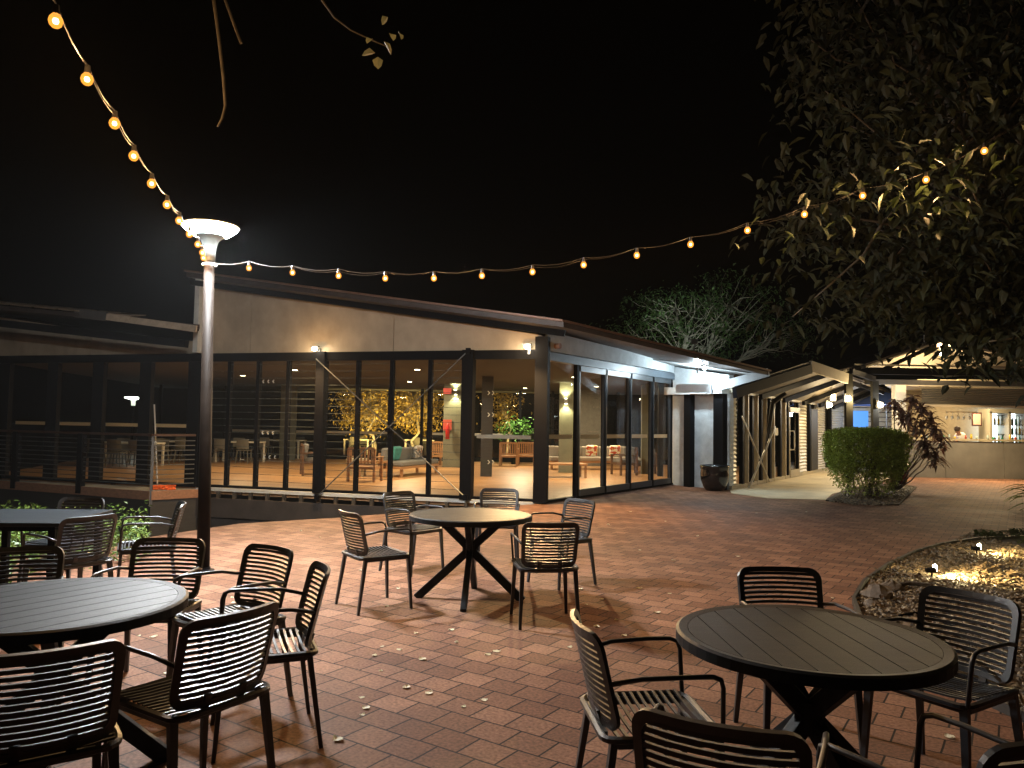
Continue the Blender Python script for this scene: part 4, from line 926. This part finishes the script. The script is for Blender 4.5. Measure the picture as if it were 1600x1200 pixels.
# clipped hedge bush
hb = G(1352, 784, 0); hd_ = hb.y+.8
hl = leaf_mat('hedge_leaf', (.13, .18, .02), (.34, .42, .07), .4, .25)
hbx = D(1351, 720, hd_).x; t = empty('clipped_bush', (hbx, hd_, 0), 0, 'dense rounded green bush clipped flat on top beside the path', 'bush')
q = MB(); lf = MB(); r3 = random.Random(6); hwid = 53/F*hd_; ztop = D(1352, 668, hd_).z
for k in range(22):
    a = r3.uniform(0, 6.28); b0 = Vector((r3.uniform(-.35, .35), r3.uniform(-.3, .3), 0)); branchy(q, b0, Vector((math.cos(a)*hwid*.6*r3.random(), math.sin(a)*.5, ztop*.8)), .014, .006, r3, 6, .07)
q.build('stem', bark, t, smooth=True)
pts = []
while len(pts) < 17000:
    v = Vector((r3.uniform(-1, 1), r3.uniform(-1, 1), r3.uniform(0, 1)))
    sh = .62+.38*min(1, v.z/.55) if v.z < .55 else 1-.16*max(0, (v.z-.86)/.14)**2
    rr = (abs(v.x)**4+abs(v.y)**4)**(1/4)/sh
    rr += .07*math.sin(v.x*9+v.z*7)*math.cos(v.y*8-v.z*11)+(0 if r3.random() > .05 else -.10)
    if rr > 1 or (rr < .68 and v.z < .88): continue
    if v.z < .42 and r3.random() > .12+v.z*1.9: continue
    pts.append(Vector((v.x*hwid, v.y*.85, .1+v.z*(ztop-.1)*(1-.06*(v.x**2)))))
leaves(lf, pts, .075, .036, r3, -.1, .3); lf.build('foliage', hl, t)

# cordyline with maroon strap leaves
cb = G(1402, 768, 0); cy_ = cb.y+.2
t = empty('cordyline_plant', (cb.x, cy_, 0), 0, 'tall maroon strap leaved plant between the bush and the kiosk', 'plant')
q = MB(); lf = MB(); r4 = random.Random(8)
def strap(lf, base, d, L, w_, rg):
    s = d.cross(Vector((0, 0, 1))); s = s.normalized() if s.length > .1 else Vector((1, 0, 0)); pv = base; vs = []; n = 5
    for i in range(n+1):
        tt = i/n; ww = w_*math.sin(math.pi*min(.97, .18+.8*tt))*.5; p = base+d*L*tt+Vector((0, 0, -L*.55*tt*tt)); u = Vector((0, 0, ww*.4)); vs += [p-s*ww+u, p, p+s*ww+u]
    lf.add(vs, [(3*i+j, 3*i+j+1, 3*i+j+4, 3*i+j+3) for i in range(n) for j in range(2)])
heads = [(1440, 640), (1425, 625), (1455, 655), (1408, 650), (1430, 668), (1462, 672), (1412, 690), (1445, 690), (1450, 705), (1398, 632), (1462, 716), (1420, 655), (1440, 665), (1470, 690)]
for hx, hy in heads:
    h = D(hx, hy, cy_+r4.uniform(-.35, .35))-Vector((cb.x, cy_, 0)); branchy(q, Vector((r4.uniform(-.1, .1), 0, 0)), h, .02, .012, r4, 6, .06)
    for k in range(46):
        a = r4.uniform(0, 6.28); el = r4.uniform(-.2, 1.2); d = Vector((math.cos(a)*math.cos(el), math.sin(a)*math.cos(el), math.sin(el))); strap(lf, h+Vector((0, 0, r4.uniform(-.2, .1))), d, r4.uniform(.22, .42), .075, r4)
q.build('stem', bark, t, smooth=True); lf.build('foliage', leaf_mat('maroon_leaf', (.10, .03, .025), (.36, .24, .18), .28, .15), t)
q = MB(); q.lathe([(.0, 0), (.2, 0), (.27, .3), (.28, .62), (.24, .62), (.2, .5), (0, .5)], 16); o = q.build('planter', mat('maroon_pot', (.10, .02, .02), .35), None, smooth=True); pp = G(1404, 757, 0); o.location = pp; tag(o, 'maroon round planter standing behind the clipped bush', 'planter')

# black glazed pot
pp = G(1115, 766, 0); q = MB(); q.lathe([(0, 0), (.20, 0), (.27, .08), (.335, .25), (.35, .40), (.335, .52), (.35, .56), (.365, .60), (.35, .635), (.31, .635), (.29, .56), (.0, .5)], 32)
o = q.build('plant_pot', mat('black_glaze', (.008, .008, .009), .12, spec=.8), None, smooth=True); o.location = pp+Vector((0, -.1, 0)); tag(o, 'big empty glossy black pot in front of the pale return wall', 'pot')

# gravel and litter in the right bed: stuff
def inpoly(x, y, poly):
    c = False; n = len(poly); j = n-1
    for i in range(n):
        xi, yi, xj, yj = poly[i][0], poly[i][1], poly[j][0], poly[j][1]
        if (yi > y) != (yj > y) and x < (xj-xi)*(y-yi)/(yj-yi)+xi: c = not c
        j = i
    return c
def chips(q, poly, n, s, rg, z0=.02):
    xs = [p[0] for p in poly]; ys = [p[1] for p in poly]; k = 0
    while k < n:
        x, y = rg.uniform(min(xs), max(xs)), rg.uniform(min(ys), max(ys))
        if not inpoly(x, y, poly): continue
        k += 1; a = rg.uniform(0, 6.28); sz = s*rg.uniform(.5, 1.4); M_ = Matrix.Translation((x, y, z0+sz*.2*rg.uniform(.3, 1.3))) @ Matrix.Rotation(a, 4, 'Z') @ Matrix.Rotation(rg.uniform(-.5, .5), 4, 'X')
        h = sz*.28; vs = [M_ @ Vector(v) for v in ((-sz/2, 0, 0), (-sz*.1, sz*.34, 0), (sz/2, .0, 0), (0, -sz*.3, 0), (-sz*.1, sz*.05, h), (sz*.15, 0, h*.8))]
        q.add(vs, [(0, 4, 1), (1, 4, 5, 2), (2, 5, 3), (3, 5, 4, 0)])
r5 = random.Random(12); q = MB(); chips(q, [p for p in bedp if p.x < 6.6][:14]+[Vector((5.2, bedp[13].y+.4, 0)), Vector((6.5, 7, 0)), Vector((7, bedp[0].y, 0))], 17000, .042, r5)
tag(q.build('gravel', leaf_mat('gravel_chips', (.035, .025, .015), (.20, .15, .09), .5, .0)), 'loose pebbles and dry litter covering the curved garden bed', 'gravel', None, 'stuff')
q = MB(); chips(q, [G(1294, 786), G(1335, 765), G(1400, 760), G(1428, 763), G(1402, 790), G(1340, 792)], 2200, .06, r5)
tag(q.build('gravel', MATS['gravel_chips']), 'pebbles and bark litter at the foot of the clipped bush', 'gravel', None, 'stuff')
q = MB(); pp = []
while len(pp) < 1500:
    x, y = r5.uniform(1.2, 6.4), r5.uniform(bedp[12].y-.3, bedp[1].y+.2)
    if inpoly(x, y, bedp): pp.append(Vector((x, y, .035+.02*r5.random())))
leaves(q, pp, .085, .045, r5, -.15, .3)
tag(q.build('leaf_litter', leaf_mat('dry_litter', (.05, .03, .015), (.20, .14, .08), .7, .05)), 'dry brown fallen leaves lying over the pebbles of the curved bed', 'leaf litter', None, 'stuff')
for px, py, s, lb2 in ((1372, 938, .16, 'grey rounded rock at the left edge of the gravel bed'), (1392, 925, .13, 'pale pitted rock just behind the grey one in the gravel bed'), (1362, 950, .09, 'small brown stone nearest the bed edging')):
    c = G(px, py, 0); me = MB(); r6 = random.Random(px); me.lathe([(0, -.2), (.7, 0), (1, .25), (.8, .6), (.4, .8), (0, .85)], 9)
    me.v = [Vector((v.x*s*r6.uniform(.75, 1.25), v.y*s*.7*r6.uniform(.8, 1.2), v.z*s*r6.uniform(.8, 1.15))) for v in me.v]; o = me.build('rock', mat('rock', (.12, .10, .08), .9, noise=.4, nscale=20, bump=.5, bscale=40), None); o.location = c; o.rotation_euler = (0, 0, px); tag(o, lb2, 'rock', 'rocks in the gravel bed')
m_ = MB(); m_.tube([G(1380, 916, .05), G(1420, 911, .06), G(1452, 914, .05)], .022, 6); tag(m_.build('fallen_branch', bark), 'short pale stick lying across the gravel behind the rocks', 'stick')
m_ = MB(); m_.tube([G(*p, .04) for p in ((1405, 962), (1430, 958), (1450, 960), (1475, 972), (1500, 985))], .012, 6); tag(m_.build('drip_hose', black), 'thin black hose lying on the gravel behind the round table', 'hose')
# ground spotlights
def spike(px, py, label, e, dr):
    p = G(px, py, .09); t = empty('garden_spotlight', (p.x, p.y, .02), math.atan2(dr[1], dr[0]), label, 'spotlight', 'ground spotlights in the gravel bed')
    q = MB(); q.tube([(0, 0, -.02), (0, 0, .06)], .01, 6); q.tube([(-.06, 0, .075), (.035, 0, .085)], [.022, .035], 10); q.build('housing', black, t)
    q = MB(); q.tube([(.036, 0, .085), (.038, 0, .085)], .032, 10); q.lathe([(0, -.02), (.018, -.012), (.022, 0), (.018, .012), (0, .02)], 8, (.03, 0, .12)); q.build('lens', emis('spot_lens'+str(px), (1, .86, .5), 120), t)
    light('SPOT', 'spotlight_beam', p+Vector((dr[0]*.06, dr[1]*.06, .05)), e, (1, .74, .32), None, .02, rot=(dr[0], dr[1], -.06), spot=R(120), blend=.6)
    light('POINT', 'spotlight_glow', p+Vector((dr[0]*.12, dr[1]*.12, .06)), e*.05, (1, .78, .38), None, .02)
spike(1456, 892, 'bright ground spotlight on the gravel behind the right armchair', 210, (1, -.16))
spike(1526, 858, 'small ground spotlight farther back near the leafy plants', 110, (1, -.2))
# low plants at the back and right of the bed
pl = leaf_mat('lime_leaf', (.10, .16, .02), (.32, .40, .05), .4, .3); dl_ = leaf_mat('dark_plant_leaf', (.02, .035, .01), (.06, .07, .02), .45, .2)
c = G(1625, 800, 0); t = empty('strap_plant', c, 0, 'lime green strap leaved plant at the right edge before the kiosk', 'plant'); q = MB(); r7 = random.Random(2)
for k in range(46):
    a = r7.uniform(0, 6.28); el = r7.uniform(.1, 1.2); strap(q, Vector((r7.uniform(-.1, .1), r7.uniform(-.1, .1), .1+r7.random()*.35)), Vector((math.cos(a)*math.cos(el), math.sin(a)*math.cos(el), math.sin(el))), r7.uniform(.5, .95), .07, r7)
q.build('foliage', pl, t); q = MB(); q.tube([(0, 0, 0), (0, 0, .4)], .03, 6); q.build('stem', bark, t)
for k, (px, py) in enumerate(((1560, 842), (1590, 836), (1612, 850), (1540, 840))):
    c = G(px, py, 0); t = empty('ground_plant', c, 0, ('low dark leafy plant at the bed edge behind the far spotlight', 'low dark leafy plant with arching leaves right of the far spotlight', 'low leafy plant lit from the left at the right edge', 'smallest dark plant by the curved bed edging')[k], 'plant', 'low plants at the back of the gravel bed'); q = MB()
    for j in range(38):
        a = r7.uniform(0, 6.28); el = r7.uniform(0, 1.1); strap(q, Vector((r7.uniform(-.12, .12), r7.uniform(-.1, .1), .02)), Vector((math.cos(a)*math.cos(el), math.sin(a)*math.cos(el), math.sin(el))), r7.uniform(.12, .3), .05, r7)
    q.build('foliage', dl_, t)
# lit ground cover in the left bed
q = MB(); r8 = random.Random(21); pts = []
for k in range(15000):
    x = r8.uniform(-9.5, -3.2); y = r8.uniform(6.9, 10.2)
    if y < 7.6+(x+4.5)*.35 and x > -4.5: continue
    if y < lb.y+.25 and x > -4.2: continue
    if vis(Vector((x, y, .1)))[0] > 232: continue
    pts.append(Vector((x, y, -.12+.52*r8.random()**1.3+.06*math.sin(x*3)*math.cos(y*4))))
leaves(q, pts, .075, .032, r8, -.7, .3)
tag(q.build('ground_cover', leaf_mat('ground_leaf', (.035, .07, .010), (.12, .19, .03), .45, .3)), 'low bright green ground cover behind the far left square table', 'ground cover', None, 'stuff')

# fallen leaves on the bricks: individuals
lfm = leaf_mat('fallen_leaf', (.5, .42, .24), (.85, .8, .62), .6, .1)
LV = [(565, 1091), (572, 1107), (566, 1118), (635, 1075), (670, 1084), (724, 1105), (756, 1095), (528, 1157), (597, 1011), (624, 1016), (585, 1025), (660, 1031), (713, 1004), (762, 1024), (776, 1019), (363, 934), (366, 943), (400, 879), (420, 861), (470, 955), (500, 920), (604, 948), (622, 920), (726, 941), (705, 985), (906, 921), (1027, 958), (963, 969), (940, 937), (916, 945), (932, 980), (975, 994), (890, 1012), (1052, 876), (1046, 928), (999, 920), (1153, 870), (672, 915), (565, 892), (640, 893), (595, 860), (1105, 800), (985, 800), (1040, 815), (1182, 802), (1220, 836), (1090, 838), (950, 820), (1301, 935), (1484, 1153), (595, 1049), (650, 990), (217, 994), (240, 996), (262, 1053), (500, 840), (560, 835), (470, 830), (1260, 800), (1000, 760+100), (1405, 818)]
r9 = random.Random(31); base = None
def leafmesh(seed):
    rr = random.Random(seed); L = .055; W_ = .024; vs = []; n = 5
    for i in range(n+1):
        tt = i/n; ww = W_*math.sin(math.pi*min(.96, .06+.9*tt)); x = L*(tt-.5); z = .003+.007*(2*tt-1)**2*rr.uniform(.5, 1.3)
        vs += [(x, -ww, z+.006*rr.random()), (x, 0, z-.002), (x, ww, z+.007*rr.random())]
    q = MB(); q.add(vs, [(3*i+j, 3*i+j+1, 3*i+j+4, 3*i+j+3) for i in range(n) for j in range(2)]); return q
protos = []
for i, (px, py) in enumerate(LV):
    if i < 5: o = leafmesh(i).build('fallen_leaf', lfm); protos.append(o)
    else: o = protos[i % 5].copy(); C.objects.link(o)
    p = G(px, py, 0); o.location = (p.x, p.y, .001); o.rotation_euler = (0, 0, r9.uniform(0, 6.28)); s = r9.uniform(.55, 1.1); o.scale = (s, s, s)
    tag(o, 'dry curled pale leaf fallen on the red brick paving', 'leaf', 'fallen leaves on the bricks')

# ------------------------------------------------------------------ furniture inside
def slat_chair(label, px, py, h, m=timber, cush=None, w_=.62, grp='timber chairs inside the pavilion'):
    p = G(px, py, .012); t = empty('timber_armchair', p, R(h)-R(90), label, 'armchair', grp); z = .0
    for sx in (-1, 1):
        for sy in (-1, 1): q = MB(); q.box((sx*w_/2, sy*.28, .31 if sy > 0 else .43), (.06, .06, .62 if sy > 0 else .86)); q.build('leg', m, t)
        q = MB(); q.box((sx*w_/2, 0, .635), (.08, .64, .03)); q.build('armrest', m, t)
    q = MB(); q.box((0, 0, .36), (w_-.06, .56, .07)); q.build('seat', m, t)
    q = MB(); q.box((0, -.3, .86), (w_, .04, .06)); q.box((0, -.28, .45), (w_-.06, .03, .05))
    for k in range(7): q.box((-w_/2+.07+k*(w_-.14)/6, -.29, .65), (.045, .02, .40))
    q.build('backrest', m, t)
    if cush: q = MB(); q.box((0, .02, .44), (w_-.08, .52, .10)); q.build('seat_cushion', cush, t, bev=.03); q = MB(); q.box((0, -.2, .68), (w_-.08, .12, .42), M=Matrix.Rotation(-.15, 4, 'X')); q.build('back_cushion', cush, t, bev=.03)
    return t
slat_chair('dark framed lounge armchair with grey cushions left of the main column', 487, 742, 20, dkt, cushg)
slat_chair('big timber slat chair facing away just right of the main column', 570, 752, 80, timber, None, .7)
slat_chair('timber slat chair standing alone by the olive wall', 692, 728, 60, timber)
slat_chair('left one of two pale timber chairs behind the safety band', 795, 728, 85, timber)
slat_chair('right one of two pale timber chairs behind the safety band', 822, 727, 85, timber)
slat_chair('dark timber armchair with grey cushions behind the middle folding door', 975, 742, 200, dkt, cushg)
def sofa(label, px, py, h, w_, frame, cush, pillows):
    p = G(px, py, .012); t = empty('sofa', p, R(h)-R(90), label, 'sofa')
    q = MB(); q.box((0, 0, .27), (w_, .78, .07)); 
    q.build('base', frame, t)
    for sx in (-1, 1):
        for sy in (-1, 1): q = MB(); q.box((sx*(w_/2-.08), sy*.33, .12), (.07, .07, .24)); q.build('leg', frame, t)
    q = MB(); q.box((0, .03, .375), (w_-.06, .72, .14)); q.build('seat_cushion', cush, t, bev=.035)
    q = MB(); q.box((0, -.36, .48), (w_, .05, .36)); q.build('backrest', frame, t)
    n = max(2, round(w_/.7))
    for k in range(n): q = MB(); q.box((-w_/2+(k+.5)*w_/n, -.25, .62), (w_/n-.04, .15, .38), M=Matrix.Rotation(-.12, 4, 'X')); q.build('back_cushion', cush, t, bev=.04)
    for x, m, lab in pillows:
        q = MB(); q.box((0, 0, 0), (.42, .14, .40), M=Matrix.Rotation(-.25, 4, 'X')); o = q.build('throw_pillow', m, None, bev=.05); M_ = Matrix.Rotation(R(h)-R(90), 3, 'Z'); o.location = p+M_ @ Vector((x, -.06, .66)); o.rotation_euler = (0, 0, R(h)-R(90)); tag(o, lab, 'pillow', 'patterned pillows on the sofas')
    return t
def pat(name, cols, sc=9):
    m = bpy.data.materials.new(name); m.use_nodes = True; n = m.node_tree.nodes; l = m.node_tree.links; tc = n.new('ShaderNodeTexCoord'); v = n.new('ShaderNodeTexVoronoi'); v.inputs['Scale'].default_value = sc
    l.new(tc.outputs['Object'], v.inputs['Vector']); r = n.new('ShaderNodeValToRGB'); r.color_ramp.interpolation = 'CONSTANT'
    while len(r.color_ramp.elements) < len(cols): r.color_ramp.elements.new(.5)
    for i, c in enumerate(cols): r.color_ramp.elements[i].position = i/len(cols); r.color_ramp.elements[i].color = (*c, 1)
    s = n.new('ShaderNodeSeparateColor'); l.new(v.outputs['Color'], s.inputs[0]); l.new(s.outputs[0], r.inputs[0]); l.new(r.outputs[0], n['Principled BSDF'].inputs['Base Color']); n['Principled BSDF'].inputs['Roughness'].default_value = .9; return m
redp = pat('red_pattern', [(.6, .08, .03), (.8, .7, .5), (.55, .1, .05), (.75, .4, .1), (.8, .75, .65)], 14)
grep = pat('grey_pattern', [(.5, .45, .4), (.12, .13, .14), (.35, .2, .15), (.6, .58, .55)], 14); teal = mat('teal_cloth', (.04, .22, .22), .8, noise=.3)
sofa('low timber daybed with grey cushion behind the braced glass bay', 640, 742, -20, 2.4, timber, cushg, [(-.6, grep, 'grey and white patterned pillow on the low daybed'), (.75, teal, 'teal pillow at the right end of the low daybed')])
sofa('timber sofa with pale cushions and red pillows behind the folding doors', 925, 733, -75, 3.4, timber, cushl, [(-.9, redp, 'leftmost red patterned pillow on the pale sofa'), (.0, redp, 'middle red patterned pillow on the pale sofa'), (.9, redp, 'rightmost red patterned pillow on the pale sofa')])
sofa('grey cushioned sofa behind the rightmost folding door', 1008, 738, 170, 1.5, dkt, cushg, [(0, redp, 'red patterned pillow on the grey sofa')])
def low_table(label, px, py, h, w_, d_, m, z=.42, nm='coffee_table'):
    p = G(px, py, .012); t = empty(nm, p, R(h), label, 'table'); q = MB(); q.box((0, 0, z-.02), (w_, d_, .05)); q.build('tabletop', m, t)
    for sx in (-1, 1):
        for sy in (-1, 1): q = MB(); q.box((sx*(w_/2-.05), sy*(d_/2-.05), z/2-.02), (.06, .06, z-.04)); q.build('leg', m, t)
low_table('small timber coffee table behind the first folding door', 880, 746, 10, 1.3, .7, timber)
low_table('timber side table beside the big slat chair', 585, 745, 0, .9, .55, timber, .45)
low_table('pale topped square side table in front of the daybed', 557, 744, 0, .5, .5, mat('pale_top', (.5, .45, .32), .4), .5)
whitet = mat('white_tabletop', (.7, .66, .55), .4); grc = mat('cane_grey', (.16, .15, .12), .7)
def dining(px, py, label, nchairs, w_=1.6):
    low_table(label, px, py, r9.uniform(-10, 10), w_, .8, whitet, .76, 'dining_table')
    c = G(px, py, 0)
    for k in range(nchairs):
        sx = -w_/2+(k//2+.5)*w_/max(1, nchairs/2); sy = -.75 if k % 2 else .75
        t = empty('dining_chair', c+Vector((sx, sy, .012)), 0 if sy < 0 else math.pi, 'grey dining chair at the '+label, 'chair', 'dining chairs at the '+label)
        for ax in (-1, 1):
            for ay in (-1, 1): q = MB(); q.beam((ax*.18, ay*.18, .45), (ax*.22, ay*.23, 0), .03, .03); q.build('leg', grc, t)
        q = MB(); q.box((0, 0, .455), (.44, .44, .03)); q.build('seat', grc, t, bev=.01)
        q = MB(); q.add([(x*.22, -.2-.06*z-.0+.05*x*x, .5+z*.36) for z in (0, 1) for x in (-1, -.5, 0, .5, 1)], [(i, i+1, i+6, i+5) for i in range(4)]); o = q.build('backrest', grc, t); so = o.modifiers.new('s', 'SOLIDIFY'); so.thickness = .02
dining(200, 728, 'long white dining table seen left of the mop', 6, 2.0); dining(282, 722, 'white dining table just left of the lamp post', 4)
dining(375, 722, 'white dining table behind the first louvre bays', 4); dining(440, 716, 'white dining table farthest back behind the louvres', 4, 1.8); dining(560, 712, 'small white dining table behind the slat chairs', 2, 1.2)
dining(655, 712, 'white dining table in front of the golden trees', 2, 1.4)
# planter on the far sill, fire point, exit sign
c = D(722, 690, 26.7)
a = D(717, 660, 26.85); o = MB(); o.lathe([(0, 0), (.07, 0), (.07, .42), (.03, .5), (.02, .56), (0, .56)], 12); o = o.build('fire_extinguisher', mat('fire_red', (.5, .02, .02), .35), None, smooth=True); o.location = D(699, 686, 26.8); tag(o, 'red fire extinguisher mounted on the olive wall', 'extinguisher')
q = MB(); q.box((0, 0, 0), (.3, .03, .38)); o = q.build('fire_sign', mat('fire_sign', (.45, .08, .05), .5), None); o.location = D(699, 664, 26.95); tag(o, 'small red fire sign above the extinguisher', 'sign')
q = MB(); q.box((0, 0, 0), (.28, .05, .2)); o = q.build('alarm_box', mat('alarm_red', (.4, .05, .04), .5, emit=(.6, .1, .06), es=.4), None); o.location = D(699, 611, 26.93); tag(o, 'red box sign high on the olive wall beside the sconce', 'sign')
c = D(806, 686, 30); t = empty('indoor_plant', (c.x, 30, 0), 0, 'leafy green plant on a tall stand behind the two timber chairs', 'plant')
q = MB(); q.tube([(0, 0, 0), (0, 0, c.z)], .18, 8); q.build('planter', black, t)
q = MB(); pts = [Vector((r9.gauss(0, .35), r9.gauss(0, .25), c.z+.35+r9.gauss(0, .22))) for k in range(420)]; leaves(q, pts, .17, .06, r9, -.2); q.build('foliage', leaf_mat('indoor_leaf', (.04, .14, .02), (.12, .28, .05), .4, .3), t)
light('AREA', 'added_plant_light', (c.x+.1, 29.6, 2.94), 60, (1, .95, .7), None, rot=(0, 0, -1), size=.2)  # added light over the plant, without a fitting

# ------------------------------------------------------------------ added haze box, imitates lens glare round the lamps
q = MB(); q.box((0, 15, 3.5), (60, 60, 10.2)); hz = q.build('glare_haze', bpy.data.materials.new('glare_haze'))
hm = hz.data.materials[0]; hm.use_nodes = True; hn = hm.node_tree.nodes; hn.clear(); ho = hn.new('ShaderNodeOutputMaterial'); hv = hn.new('ShaderNodeVolumePrincipled')
hv.inputs['Color'].default_value = (.9, .93, .95, 1); hv.inputs['Density'].default_value = .0004; hv.inputs['Anisotropy'].default_value = 0
hm.node_tree.links.new(hv.outputs[0], ho.inputs['Volume']); tag(hz, kind='stuff')
